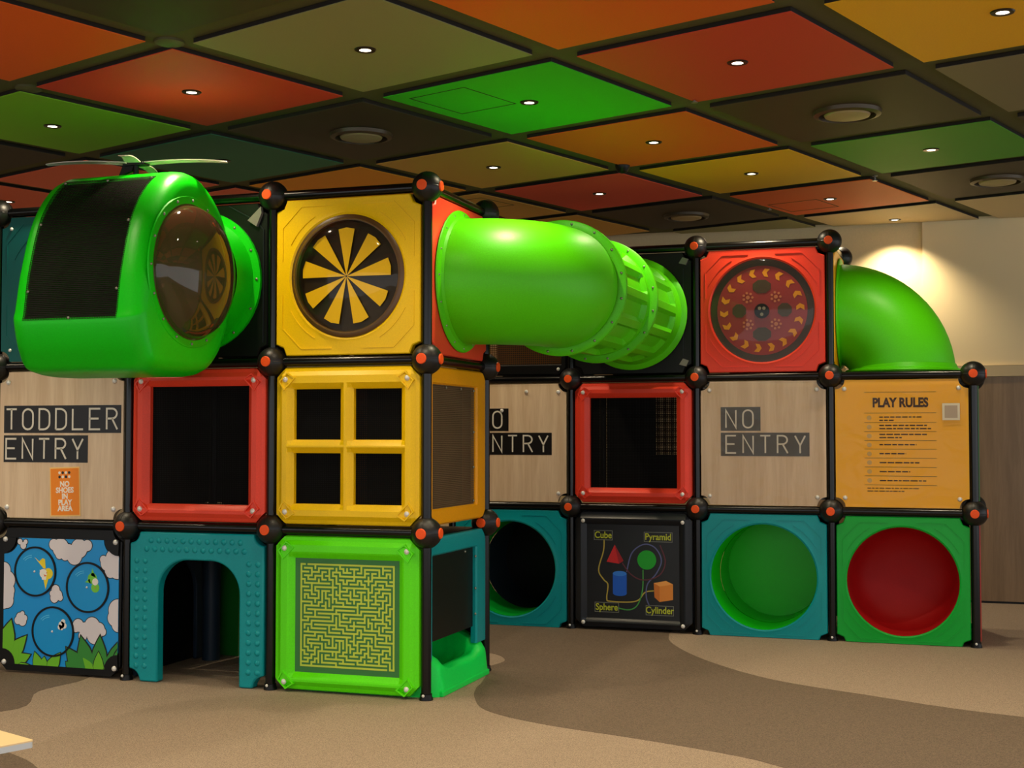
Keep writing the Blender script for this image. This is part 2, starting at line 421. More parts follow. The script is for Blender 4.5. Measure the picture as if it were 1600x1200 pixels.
WALL = mat('cream_wall_paint', (232, 208, 160), .7, grain=.03, bump=.1, scale=90)
struct('wall_back', MB().box(-9, 12, 5.75, 5.95, FZ-.1, 3.7), WALL, smooth=0)
struct('trim_1', MB().box(4.59, 12, 5.715, 5.752, 2.19, 3.66), mat('cream_wall_board', (238, 216, 170), .6), smooth=0)
struct('trim_2', MB().box(3.4, 12, 5.69, 5.752, FZ+.02, 2.085), DADO, smooth=0)
struct('trim_3', MB().box(3.4, 12, 5.68, 5.752, 2.088, 2.186), mat('pale_wall_ledge', (205, 182, 140), .6), smooth=0)
struct('baseboard_back', MB().box(3.4, 12, 5.70, 5.752, FZ, FZ+.03), BLACK, smooth=0)
struct('wall_left', MB().box(-9.1, -9, -11, 5.8, 0, 3.7), WALL, smooth=0)

CEIL = mat('olive_brown_ceiling', (84, 82, 42), .8, grain=.05)
struct('ceiling', MB().box(-9, 12, -8.6, 5.8, HC+.028, HC+.12), CEIL, smooth=0)

G0x, G0y, GS, GA = 2.0737, -1.0175, 1.37516, 1.23172
def cell(i, j): return (G0x+GS*(i*cos(GA)-j*sin(GA)), G0y+GS*(i*sin(GA)+j*cos(GA)))
PAINT = {'orange': (238, 98, 8), 'red': (212, 62, 34), 'olive': (146, 144, 92), 'green': (50, 196, 18), 'leaf': (132, 196, 22),
         'dark': (60, 48, 26), 'teal': (30, 118, 82), 'yellow': (246, 184, 8), 'tan': (222, 170, 74), 'salmon': (238, 112, 78),
         'brightred': (250, 84, 60), 'beige': (204, 184, 140), 'amber': (250, 160, 20), 'forest': (70, 154, 28), 'greige': (124, 114, 82)}
def pm(c): return mat('ceiling_paint_'+c, PAINT[c], .6, grain=.04, scale=120)
H = .44*GS; TH = .026
def ceiling_panel(i, j, c, label, hatch=None, light=True, vent=False, lamp_label=None):
    cx, cy = cell(i, j)
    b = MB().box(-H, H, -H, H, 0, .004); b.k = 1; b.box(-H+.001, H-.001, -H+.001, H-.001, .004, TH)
    cut = None
    if cy+H*1.5 > 5.74:
        n = Vector((0, 1, 0)); n.rotate(Matrix.Rotation(-GA, 3, 'Z')); co = Vector((0, 5.70-cy, 0)); co.rotate(Matrix.Rotation(-GA, 3, 'Z'))
        cut = [(co, n)]
    if hatch or vent or light or True:
        o = b.build('ceiling_panel', [pm(c), mat('ceiling_panel_edge_shade', (26, 20, 12), .8)], None, smooth=0, cut=cut, loc=(cx, cy, HC), rotz=GA)  # slab sides near-black: the shade along the panel edges is painted in
    tag(o, label, 'ceiling panel', 'coloured square panels hung under the ceiling')
    if hatch:
        x0, x1, y0, y1 = hatch; g = MB(); t = .008
        g.box(x0, x1, y0, y0+t, -.0015, 0); g.box(x0, x1, y1-t, y1, -.0015, 0); g.box(x0, x0+t, y0, y1, -.0015, 0); g.box(x1-t, x1, y0, y1, -.0015, 0)
        h = g.build('access_hatch', mat('hatch_seam', (40, 50, 20), .8), o, smooth=0); h['label'] = 'thin square seam of an access hatch'
    if vent:
        v = thing('ceiling_vent', vent, 'ceiling vent', (cx, cy, HC), GA, 'round ceiling vents')
        MB().lathe((0, 0, 0), (0, 0, -1), [(.165, 0), (.205, .0), (.20, .022), (.17, .03), (.165, 0)], 40).build('rim', mat('vent_rim', (74, 62, 42), .4, metal=.3), v)
        MB().lathe((0, 0, 0), (0, 0, -1), [(.001, .040), (.10, .038), (.132, .030), (.138, .020), (.001, .018)], 40).build('diffuser_plate', mat('vent_plate', (170, 150, 105), .5), v)
    elif light:
        v = thing('downlight', lamp_label, 'downlight', (cx, cy, HC), GA, 'small recessed ceiling lights')
        MB().lathe((0, 0, 0), (0, 0, -1), [(.030, -.001), (.030, .006), (.052, .006), (.056, 0), (.030, -.001)], 28).build('rim', mat('lamp_rim', (40, 32, 24), .3, metal=.5), v)
        MB().lathe((0, 0, 0), (0, 0, -1), [(.0005, .003), (.030, .003)], 20).build('lens', LAMP, v)
        spot(cx, cy, v, 1.9 if (i, j) == (5, 0) else 1.0)
def spot(cx, cy, parent=None, k=1.0):
    L = bpy.data.lights.new('downlight_beam', 'SPOT'); L.energy = SPOT_W*k; L.color = WARM; L.spot_size = radians(118); L.spot_blend = .75; L.shadow_soft_size = .03
    o = bpy.data.objects.new('downlight_beam', L); C.objects.link(o)
    if parent: o.parent = parent; o.location = (0, 0, -.012)
    else: o.location = (cx, cy, HC-.012)
LAMP = bpy.data.materials.new('lamp_glow'); LAMP.use_nodes = True
_b = LAMP.node_tree.nodes['Principled BSDF']; _b.inputs['Emission Color'].default_value = (1, .86, .62, 1); _b.inputs['Emission Strength'].default_value = 9

PAN = [(-1, 1, 'orange', 'orange ceiling panel in the upper left corner of the photo'),
 (-1, 0, 'dark', 'dark brown ceiling panel at the top edge, left of the olive panel', None, 'dark round vent cut by the top edge of the photo, above the left red panel'),
 (0, -1, 'orange', 'large orange ceiling panel cut by the top edge near the middle'),
 (0, 0, 'olive', 'large olive grey ceiling panel at the top, left of the middle'),
 (0, 1, 'red', 'large red ceiling panel at left between olive and lime green panels'),
 (0, 2, 'leaf', 'lime green ceiling panel at the left edge'),
 (0, 3, 'dark', 'dark brown ceiling panel at the left edge below the lime green one', None, None),
 (1, -2, 'yellow', 'large yellow ceiling panel in the upper right corner'),
 (1, -1, 'red', 'large dark red ceiling panel near the top, right of the middle'),
 (1, 0, 'green', 'bright green ceiling panel with a square access hatch', (-.5, -.02, .08, .5)),
 (1, 1, 'dark', 'dark brown ceiling panel left of the middle, above the tan panel', None, 'round vent in the dark ceiling panel left of the middle'),
 (1, 2, 'teal', 'dark teal ceiling panel above the helicopter rotor'),
 (1, 3, 'salmon', 'salmon red ceiling panel right behind the helicopter rotor'),
 (1, 4, 'salmon', 'salmon ceiling panel low at the left edge, over the dark teal panel of the frame'),
 (2, -2, 'greige', 'grey brown ceiling panel at the right edge under the yellow one'),
 (2, -1, 'dark', 'dark ceiling panel with a large round vent at upper right', None, 'large round vent in the upper right dark ceiling panel'),
 (2, 0, 'orange', 'orange ceiling panel right of the green hatched one'),
 (2, 1, 'tan', 'tan ceiling panel above the big green tube'),
 (2, 2, 'amber', 'amber ceiling panel just above the yellow pinwheel panel'),
 (2, 3, 'salmon', 'pinkish ceiling panel between helicopter and amber panel'),
 (2, 4, 'salmon', 'salmon ceiling panel mostly hidden behind the helicopter roof'),
 (3, -2, 'dark', 'dark brown ceiling panel sliver at the right edge', None, None),
 (3, -1, 'forest', 'leaf green ceiling panel at the right side'),
 (3, 0, 'yellow', 'yellow ceiling panel right of the middle'),
 (3, 1, 'brightred', 'bright red ceiling panel above the green tube flanges'),
 (3, 2, 'tan', 'tan ceiling panel with a hatch seam peeking over the green elbow', (-.45, .0, -.5, .1)),
 (3, 3, 'olive', 'ceiling panel hidden behind the yellow pinwheel panel'),
 (4, -1, 'dark', 'dark ceiling panel with a flat round vent at the right edge', None, 'flat round vent near the right edge of the photo'),
 (4, 0, 'orange', 'orange ceiling panel with a hatch above the red gear panel', (-.05, .4, .1, .55)),
 (4, 1, 'dark', 'dark ceiling panel farthest back with a faint vent', None, 'faint farthest round vent in the small dark ceiling panel'),
 (4, 2, 'tan', 'tan ceiling panel in front of the wall, left of the farthest dark panel'),
 (5, -1, 'beige', 'pale beige ceiling panel in the far right corner by the wall'),
 (5, 0, 'beige', 'grey beige ceiling panel touching the wall above the green dome'),
 (5, 1, 'olive', 'olive beige ceiling strip touching the wall above the red gear panel')]
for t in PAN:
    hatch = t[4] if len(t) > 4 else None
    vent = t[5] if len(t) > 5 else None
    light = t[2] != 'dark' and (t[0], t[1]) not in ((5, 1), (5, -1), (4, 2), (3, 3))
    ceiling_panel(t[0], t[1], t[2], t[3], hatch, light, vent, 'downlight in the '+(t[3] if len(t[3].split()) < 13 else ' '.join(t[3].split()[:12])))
# the same ceiling carries on over the photographer and past both sides
OUT = [(-2, -3, 'olive'), (-2, -2, 'red'), (-2, -1, 'green'), (-2, 0, 'yellow'), (-1, -3, 'green'), (-1, -2, 'dark'), (-1, -1, 'amber'), (0, -3, 'tan'), (0, -2, 'teal'), (-1, 2, 'tan'),
       (-2, 1, 'red'), (-2, 2, 'green'), (-1, 3, 'teal'), (-3, -1, 'orange'), (-3, 0, 'tan'), (-3, -2, 'yellow'), (1, -3, 'orange'), (2, -3, 'red')]
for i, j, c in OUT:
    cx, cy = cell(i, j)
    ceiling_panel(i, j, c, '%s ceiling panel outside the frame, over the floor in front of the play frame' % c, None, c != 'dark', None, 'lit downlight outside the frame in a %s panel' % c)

# small ceiling fittings
def fitting(name, label, cat, x, y, prof, m, z=HC+.028):
    tag(MB().lathe((0, 0, 0), (0, 0, -1), prof, 24, cap1=True).build(name, m, loc=(x, y, z)), label, cat)
fitting('smoke_detector', 'flat olive disc on the ceiling strip at upper left', 'smoke detector', 1.16, -1.38, [(.075, 0), (.075, .012), (.06, .018)], mat('olive_fitting', (86, 86, 50), .6))
fitting('smoke_detector', 'flat disc on the ceiling strip beside the left edge', 'smoke detector', -.11, -.85, [(.075, 0), (.075, .012), (.06, .018)], MATS['olive_fitting'])
fitting('security_camera', 'small black dome camera on the ceiling strip above the green tube', 'camera', 2.60, 2.28, [(.05, 0), (.055, .03), (.05, .05), (.035, .075), (.01, .085)], BLACK)
for x, y, l in ((3.46, .55, 'tiny sprinkler head right of the bright green ceiling panel'), (4.31, 3.40, 'tiny sprinkler head left of the dark panel with the flat vent'), (3.36, 4.5, 'tiny sprinkler head beside the far orange panel')):
    fitting('sprinkler', l, 'sprinkler', x, y, [(.022, 0), (.022, .006), (.008, .01), (.008, .035), (.02, .038), (.02, .042)], STEEL)

# ------------------------------------------------------------------ frame: balls, posts, bars
ball_me = None
def connector(i, j, k, dirs, label):
    global ball_me
    t = thing('ball_connector', label, 'ball connector', (i, j, k), 0, 'black ball connectors of the play frame')
    if ball_me is None:
        b = MB().ball((0, 0, 0), .090, 36, 24)
        o = b.build('shell', BALLM, t, smooth=60); ball_me = o.data
        g = MB()
        for ax in range(3):
            pts = []
            for a in range(48):
                c_, s_ = cos(2*pi*a/48)*.0898, sin(2*pi*a/48)*.0898
                pts.append([(0, c_, s_), (c_, 0, s_), (c_, s_, 0)][ax])
            g.tube(pts, .0016, 6, closed=True)
        connector.groove = g.mesh('seam', INK)
        connector.cap = MB().lathe((0, 0, 0), (0, -1, 0), [(.031, .08), (.031, .0895), (.028, .0925), (.001, .0935)], 24).mesh('orange_cap', ORANGE_CAP)
    else:
        o = bpy.data.objects.new('shell', ball_me); C.objects.link(o); o.parent = t
    o = bpy.data.objects.new('seam', connector.groove); C.objects.link(o); o.parent = t
    for d in dirs:
        o = bpy.data.objects.new('orange_cap', connector.cap); C.objects.link(o); o.parent = t
        o.rotation_euler.z = 0 if d == 'f' else pi/2
        o['label'] = 'round orange end cap'
R_ = .029
BARS = {}
def bar(p, q, label):
    p, q = Vector(p), Vector(q); d = (q-p).normalized(); vertical = abs(d.z) > .5
    a, b = p+d*.085, q-d*.085
    if vertical and p.z < .5: a = Vector((p.x, p.y, FZ))
    mid = (a+b)/2
    mb = MB().cyl(a-mid, b-mid, R_, 20)
    name = 'upright_post' if vertical else 'frame_tube'
    o = mb.build(name, TUBE, loc=mid)
    tag(o, label, 'post' if vertical else 'tube', 'black uprights of the play frame' if vertical else 'black horizontal tubes of the play frame')
    if vertical and p.z < .5:
        f = MB().lathe((0, 0, 0), (0, 0, 1), [(.040, 0), (.040, .012), (.034, .022), (.034, .035)], 24, cap0=True)
        f.build('foot', BLACK, o, loc=(0, 0, FZ-mid.z))
        MB().bolt(0, 0, .046, .009).build('foot_bolt', CHROME, o, loc=(0, 0, FZ+.03-mid.z))
F_ = 'f'; BOTH = 'fx'
balls = [
 (-1,0,1,F_,'black ball connector at the left edge, between toddler sign and bird panel'), (0,0,1,F_,'black ball connector at the top left corner of the teal arch'),
 (1,0,1,F_,'black ball connector at the top right corner of the teal arch'), (2,0,1,BOTH,'black ball connector at the top right corner of the maze panel'),
 (-1,0,2,F_,'black ball connector at the left edge above the toddler sign'), (0,0,2,F_,'black ball connector under the helicopter belly'),
 (1,0,2,F_,'black ball connector at the bottom left corner of the pinwheel panel'), (2,0,2,BOTH,'black ball connector at the bottom right corner of the pinwheel panel'),
 (-1,0,3,F_,'black ball connector at the left edge behind the helicopter nose'), (0,0,3,F_,'black ball connector hidden behind the helicopter roof'),
 (1,0,3,F_,'black ball connector at the top left corner of the pinwheel panel'), (2,0,3,BOTH,'topmost black ball connector, at the top right corner of the pinwheel panel'),
 (2,1,1,BOTH,'black ball connector at the upper right of the green slide exit'), (2,1,2,'x','shaded black ball connector under the red tube panel, left of the half hidden sign'),
 (2,1,3,'','black ball connector behind the top right corner of the red tube panel'), (2,2,3,'','black ball connector hidden behind the green elbow'),
 (2,3,1,F_,'black ball connector at the top left corner of the shape puzzle panel'), (3,3,1,F_,'black ball connector at the top right corner of the shape puzzle panel'),
 (4,3,1,F_,'black ball connector below the play rules sign at its left corner'), (5,3,1,BOTH,'black ball connector below the play rules sign at its right corner'),
 (2,3,2,F_,'black ball connector at the top left corner of the right red window'), (3,3,2,F_,'black ball connector at the bottom left corner of the red gear panel'),
 (4,3,2,F_,'black ball connector at the bottom right corner of the red gear panel'), (5,3,2,BOTH,'black ball connector at the top right corner of the play rules sign'),
 (2,3,3,'','black ball connector hidden behind the green tube'), (3,3,3,F_,'black ball connector at the top left corner of the red gear panel'),
 (4,3,3,F_,'black ball connector at the top right corner of the red gear panel'), (4,4,3,'','small black ball connector peeking over the green dome'),
 (5,4,2,'','rear black ball connector behind the play rules sign, upper'), (5,4,1,'','rear black ball connector behind the play rules sign, lower'),
 (1,3,1,'','inner black ball connector at the foot of the pole seen through the amber mesh'), (1,3,2,'','inner black ball connector at the head of the pole seen through the amber mesh')]
for i, j, k, d, l in balls: connector(i, j, k, d, l)
V = {(-1,0): ['left edge of the bird panel', 'left edge of the toddler sign', 'left side of the dark teal panel'],
     (0,0): ['bird panel and teal arch', 'toddler sign and left red window', None],
     (1,0): ['teal arch and maze panel', 'left red window and yellow four pane window', 'black panel and yellow pinwheel panel'],
     (2,0): ['maze panel and green slide exit', 'yellow four pane window and amber mesh window', 'yellow pinwheel panel and red tube panel'],
     (2,1): ['green slide exit and left teal tunnel', 'amber mesh window and half hidden sign', None],
     (2,3): ['left teal tunnel and shape puzzle panel', 'half hidden sign and right red window', None],
     (3,3): ['shape puzzle panel and green tunnel panel', 'right red window and no entry sign', 'black tube panel and red gear panel'],
     (4,3): ['green tunnel panel and red hole panel', 'no entry sign and play rules sign', 'red gear panel and green dome']}
LV = ['bottom', 'middle', 'top']
for (i, j), L3 in V.items():
    for k, d in enumerate(L3):
        if d is None:
            if (i, j) in ((2, 1),): bar((i, j, 2), (i, j, 3), 'black upright post behind the red tube panel'); continue
            bar((i, j, k), (i, j, k+1), 'black upright post hidden behind the green %s' % ('helicopter' if i == 0 else 'tube')); continue
        bar((i, j, k), (i, j, k+1), ('black upright post between %s' if ' and ' in d else 'black upright post at the %s') % d)
bar((5,3,0), (5,3,1), 'black upright post at the right edge of the red hole panel'); bar((5,3,1), (5,3,2), 'black upright post at the right edge of the play rules sign')
bar((4,4,2), (4,4,3), 'black upright post behind the green dome')
bar((1,3,1), (1,3,2), 'black pole seen through the amber mesh window'); bar((1,3,0), (1,3,1), 'black pole below the one seen through the mesh'); 
bar((5,4,0), (5,4,1), 'rear black post beside the dark red side panel'); bar((5,4,1), (5,4,2), 'rear black post beside the dark green side panel')
for q_, l_ in (((0,1), 'behind the left red window'), ((1,1), 'behind the yellow four pane window'), ((-1,1), 'behind the toddler sign')):
    for k in (0, 1, 2):
        if q_ == (0, 1) and k == 0: continue
        bar((*q_, k), (*q_, k+1), 'inner black post %s, %s tier' % (l_, LV[k]))
for i, l_ in ((2, 'behind the left side of the right red window'), (3, 'behind the right side of the right red window')):
    bar((i, 4, 1), (i, 4, 2), 'rear black post '+l_)
col = {-1: ['bird panel', 'toddler sign', 'dark teal panel'], 0: ['teal arch', 'left red window', 'black helicopter panel'], 1: ['maze panel', 'yellow four pane window', 'pinwheel panel']}
for i in (-1, 0, 1):
    for k in (1, 2): bar((i,0,k), (i+1,0,k), 'black horizontal tube between %s and %s' % (col[i][k-1], col[i][k]))
    bar((i,0,3), (i+1,0,3), 'black horizontal tube along the top of the %s' % col[i][2])
bar((2,0,3), (2,1,3), 'black tube along the top of the red tube panel'); bar((2,0,2), (2,1,2), 'black tube between red tube panel and amber mesh window')
bar((2,1,3), (2,2,3), 'black tube running back above the green elbow'); bar((2,2,3), (2,3,3), 'black tube hidden behind the green elbow')
colb = {1: ['left teal tunnel', 'half hidden sign', 'brown mesh screen'], 2: ['shape puzzle panel', 'right red window', 'black tube panel'], 3: ['green tunnel panel', 'no entry sign', 'red gear panel'], 4: ['red hole panel', 'play rules sign', None]}
for i in (1, 2, 3, 4):
    bar((i,3,1), (i+1,3,1), 'black horizontal tube between %s and %s' % (colb[i][0], colb[i][1]))
    bar((i,3,2), (i+1,3,2), 'black horizontal tube between %s and %s' % (colb[i][1], colb[i][2]) if colb[i][2] else 'black horizontal tube along the top of the play rules sign')
    if i in (2, 3): bar((i,3,3), (i+1,3,3), 'black horizontal tube along the top of the %s' % colb[i][2])
bar((4,3,3), (4,4,3), 'black tube running back above the yellow dome panel')
for k in (1, 2): bar((5,3,k), (5,4,k), 'black side tube over the dark %s side panel' % ('red' if k == 1 else 'green'))

# ------------------------------------------------------------------ front block panels
def flat_board(root, m, w=.012, name='panel_board', a=.034, b=.966, c=CH):
    return MB().poly(oct_outline(a, b, c), w-.03, w).build(name, m, root, smooth=20)

# A0 bird panel
t = front('bird_panel', 'blue play panel with clouds, leaves and two birds in a black frame', 'play panel', -1, 0, 0)
MB().poly([(.04, .062+CH), (.04+CH, .062), (.96-CH, .062), (.96, .062+CH)]+oct_outline(.034, .966)[14:28], -.02, .010).build('frame', BLACK, t, smooth=0)
sky = mat('sky_blue_print', (10, 150, 225), .35)
BX0, BX1, BZ0, BZ1 = .085, .945, .105, .905
def BP(u, v):      # picture coordinates measured on the blue field
    return (BX0+(BX1-BX0)*u, BZ0+(BZ1-BZ0)*v)
def clip(pts, x0=BX0, x1=BX1, z0=BZ0, z1=BZ1):
    for ax, lim, sg in ((0, x0, 1), (0, x1, -1), (1, z0, 1), (1, z1, -1)):
        out = []
        for i in range(len(pts)):
            a, b = pts[i-1], pts[i]; ia, ib = (a[ax]-lim)*sg >= 0, (b[ax]-lim)*sg >= 0
            if ia != ib:
                q = (lim-a[ax])/(b[ax]-a[ax]); out.append((a[0]+(b[0]-a[0])*q, a[1]+(b[1]-a[1])*q))
            if ib: out.append(b)
        pts = out
        if not pts: return pts
    return pts
cc = .085
MB().poly(oct_outline(0, 1, .1, 6) and [BP(u, v) for u, v in [(.13*cos(radians(a)), .13*sin(radians(a))) for a in range(90, -1, -15)]+[(1-.13*cos(radians(a)), .13*sin(radians(a))) for a in range(0, 91, 15)]+[(1-.13*cos(radians(a)), 1-.13*sin(radians(a))) for a in range(90, -1, -15)]+[(.13*cos(radians(a)), 1-.13*sin(radians(a))) for a in range(0, 91, 15)]], .009, .014).build('picture_board', sky, t, smooth=0)
art = MB()
def blob(mb, circles, grow, w0, w1, k):
    mb.k = k
    for (u, v, r) in circles:
        x, z = BP(u, v); pts = clip([(x+(r+grow)*cos(2*pi*i/24), z+(r+grow)*sin(2*pi*i/24)) for i in range(24)])
        if len(pts) > 2: mb.poly(pts, w0, w1)
clouds = [[(.14,.97,.018),(.17,.94,.022),(.19,.97,.015)],
          [(.44,.955,.035),(.50,.93,.06),(.57,.90,.05),(.62,.87,.055),(.66,.93,.06),(.73,.955,.035),(.54,.87,.03),(.49,.88,.03)],
          [(.90,.82,.045),(.96,.86,.06),(.99,.79,.07),(.93,.76,.04),(.87,.85,.025)],
          [(0,.74,.05),(.03,.66,.06),(.01,.55,.07),(.05,.58,.04),(0,.48,.04),(.03,.50,.05)],
          [(.46,.60,.03),(.48,.56,.032),(.45,.535,.03),(.50,.54,.02),(.43,.57,.018)],
          [(.15,.37,.03),(.17,.34,.03),(.13,.345,.025),(.19,.365,.02),(.17,.40,.015)],
          [(.66,.33,.04),(.72,.30,.045),(.78,.33,.055),(.80,.26,.055),(.84,.31,.04),(.87,.29,.025),(.70,.25,.03),(.64,.30,.02)],
          [(1.0,.46,.07),(.97,.40,.05),(1.0,.35,.045)]]
CW = mat('cloud_print', (225, 218, 222), .5)
for c in clouds:
    art = MB(); art.k = 0
    for n_, (u, v, r_) in enumerate(c): blob(art, [(u, v, r_)], .005, .0142, .0147+n_*.00004, 0)
    for n_, (u, v, r_) in enumerate(c): blob(art, [(u, v, r_)], 0, .0150, .0154+n_*.00006, 1)
    art.build('printed_cloud', [INK, CW], t, smooth=0)
def leaf(mb, u, v, ang, ln, wd, fill, w0):
    x, z = BP(u, v); a = radians(ang); base = []
    prof = [(0, 0), (.15, .6), (.4, 1), (.65, .75), (.85, .35), (1, 0)]
    L_ = [(ln*p, wd/2*q) for p, q in prof]+[(ln*p, -wd/2*q) for p, q in prof[-2:0:-1]]
    for g, k, dw in ((1.13, 0, 0), (1, fill, .0008)):
        mb.k = k; pts = clip([(x+cos(a)*px*(1 if g == 1 else 1.06)-sin(a)*py*g, z+sin(a)*px*(1 if g == 1 else 1.06)+cos(a)*py*g) for px, py in L_])
        if len(pts) > 2: mb.poly(pts, w0+dw, w0+dw+.0007)
lv = MB()
for (u, v, a, ln, wd, c) in [(.0,.05,75,.30,.15,1),(.02,.0,48,.30,.13,1),(.0,-.02,100,.22,.13,1),(.04,-.02,24,.24,.11,1),(.1,-.05,10,.19,.09,1),(.05,-.03,60,.2,.1,1),
                             (.34,-.06,110,.17,.09,1),(.40,-.06,55,.2,.1,1),(.36,-.05,85,.12,.08,1),
                             (.72,-.05,130,.26,.13,2),(.76,-.05,105,.30,.14,2),(.84,-.06,88,.31,.14,2),(.93,-.05,70,.30,.13,2),(1.0,-.05,80,.26,.13,2),(.66,-.05,140,.14,.1,2),
                             (.80,-.06,125,.17,.09,1),(.84,-.06,90,.19,.09,1),(.88,-.06,50,.20,.09,1)]:
    leaf(lv, u, v, a, ln*.82, wd*.86, c, .0165+random.random()*.002)
lv.build('printed_leaves', [INK, mat('leaf_print_light', (110, 190, 30), .5), mat('leaf_print_dark', (50, 140, 50), .5)], t, smooth=0)
def spinner(u, v, bird):
    x, z = BP(u, v); r = .153
    rg = MB().stroke([(x+r*cos(2*pi*i/48), z+r*sin(2*pi*i/48)) for i in range(48)], .012, .014, .021, closed=True)
    o = rg.build('spinner_ring', BLACK, t, smooth=0)
    MB().disc(x, z, r-.005, .014, .0165).build('spinner_disc', mat('spinner_blue_print', (14, 152, 222), .25), o, smooth=0)
    MB().bolt(x-.005, z, .018, .007).build('spinner_pin', CHROME, o)
    sw = MB()
    for rr in (.075, .09): sw.stroke([(x-.02+rr*cos(radians(a)), z+.03+rr*sin(radians(a))*.8) for a in range(95, 150, 8)], .004, .0165, .0172)
    sw.build('printed_swirl', mat('swirl_print', (90, 200, 240), .5), o, smooth=0)
    b = MB()
    if bird in ('y', 'g'):
        sg = 1 if bird == 'y' else -1
        cx, cz = (x+.085, z-.01) if bird == 'y' else (x+.045, z+.045)
        b.k = 0
        if bird == 'y':
            b.disc(cx+.015, cz, .034, .017, .018); b.poly([(cx-.02,cz+.03),(cx-.09,cz+.10),(cx-.055,cz+.075),(cx-.03,cz+.095),(cx-.012,cz+.09),(cx-.005,cz+.03)], .017, .0178); b.poly([(cx-.025,cz-.02),(cx-.005,cz-.10),(cx+.02,cz-.02)], .017, .0177)
            b.k = 1; b.disc(cx-.022, cz, .028, .018, .0186); b.poly([(cx-.05,cz+.02),(cx-.03,cz-.04),(cx,cz-.04),(cx,cz+.02)], .0178, .0184)
            b.k = 2; b.poly([(cx-.018,cz-.005),(cx+.004,cz-.014),(cx-.012,cz-.02)], .0186, .0191); b.disc(cx+.004, cz+.004, .004, .0186, .0191)
        else:
            b.disc(cx+.012, cz-.045, .030, .017, .018); b.disc(cx-.01, cz+.012, .034, .017, .0178); b.poly([(cx-.02,cz+.03),(cx-.012,cz+.075),(cx+.015,cz+.02)], .017, .0178); b.poly([(cx-.03,cz+.01),(cx-.065,cz-.012),(cx-.02,cz-.02)], .017, .0178)
            b.k = 1; b.disc(cx+.012, cz-.008, .022, .018, .0186)
            b.k = 2; b.disc(cx+.012, cz-.044, .004, .0186, .0191)
        c0 = mat('bird_print_yellow', (240, 215, 40), .5) if bird == 'y' else mat('bird_print_green', (120, 205, 60), .5)
        b.build('printed_bird', [c0, mat('bird_print_white', (240, 235, 225), .5), mat('bird_print_beak', (220, 110, 60), .5)], o, smooth=0)
    else:
        cx, cz = x+.065, z+.045
        for dx, dz, r2 in ((0,0,.022),(.02,-.005,.018),(-.012,-.015,.016),(.012,.02,.016),(.0,-.02,.014)): b.disc(cx+dx, cz+dz, r2, .017, .0182)
        b.build('printed_cloud', mat('bird_print_white', (240, 235, 225), .5), o, smooth=0)
spinner(.28, .7375, 'y'); spinner(.738, .629, 'g'); spinner(.442, .271, 'c')
for cx, cz, sx_, sz_ in ((BX0, BZ0, 1, 1), (BX1, BZ0, -1, 1), (BX0, BZ1, 1, -1), (BX1, BZ1, -1, -1)):
    MB().poly([(cx-.004*sx_, cz-.004*sz_)]+[(cx+sx_*.095*cos(radians(a)), cz+sz_*.095*sin(radians(a))) for a in range(0, 91, 15)], .009, .0215).build('corner_plate', BLACK, t, smooth=0)
bolts(t, .0225, r=.017, which=((.10, .115), (.925, .115), (.10, .895), (.925, .895)))

# A1 toddler sign
def sign(t, rows, sw=.012, film=False, black=INK, cream=CREAM):
    flat_board(t, WOOD, .012)
    bolts(t, .014, .10, .017)
    for (txt, x0, x1, z0, z1, lx, pitch, wd) in rows:
        o = MB().box(x0, x1, -.0135, -.012, z0, z1).build('name_strip', black, t, smooth=0)
        h = (z1-z0)*.74
        word(MB(), txt, lx, z0+(z1-z0)*.13, pitch, wd, h, sw, .0135, .0145).build('lettering', cream, o, smooth=0)
    if film:
        MB().box(.05, .95, -.024, -.0225, .04, .955).build('clear_cover', FILM, t, smooth=0, cut=corner_cuts())
ENTRY_ROWS = [('NO', .185, .485, .592, .772, .225, .1285, .075), ('ENTRY', .185, .845, .402, .578, .225, .1285, .075)]
t = front('toddler_entry_sign', 'pale wooden sign reading TODDLER ENTRY above the bird panel', 'sign panel', -1, 0, 1)
sign(t, [('TODDLER', .068, .950, .575, .750, .087, .1263, .078), ('ENTRY', .068, .707, .388, .560, .087, .1263, .078)])
st = thing('notice_sticker', 'small orange NO SHOES IN PLAY AREA sticker on the toddler sign', 'sticker', (-.565, -.0135, 1.045), 0)
st.rotation_euler.y = radians(-2)
STK = mat('orange_sticker', (250, 140, 10), .45)
MB().box(0, .225, -.0016, 0, 0, .31).build('border', mat('sticker_border', (250, 205, 120), .5), st, smooth=0)
MB().box(.007, .218, -.0026, -.0016, .008, .302).build('sticker_sheet', STK, st, smooth=0)
WT = mat('white_print', (250, 240, 225), .5)
text('lettering', 'NO\nSHOES\nIN\nPLAY\nAREA', .047, .112, .125, .0035, WT, st, bold=.0016, sx=.95)
lg = MB()
for r_ in (0, 1):
    for c_ in range(4):
        lg.k = (c_+r_) % 2; lg.disc(.075+c_*.024, .275-r_*.026, .0095, .0026, .0034, 10)
lg.build('emblem', [WT, INK], st, smooth=0)['label'] = 'small two row emblem of black and white marks'

# A2 deep teal panel behind the helicopter
t = front('play_screen', 'deep teal panel at the left edge behind the helicopter', 'panel', -1, 0, 2)
flat_board(t, DTEAL); bolts(t, .014, r=.012)
emboss(MB(), .01, .015, .36).build('raised_outline', DTEAL, t, smooth=0)
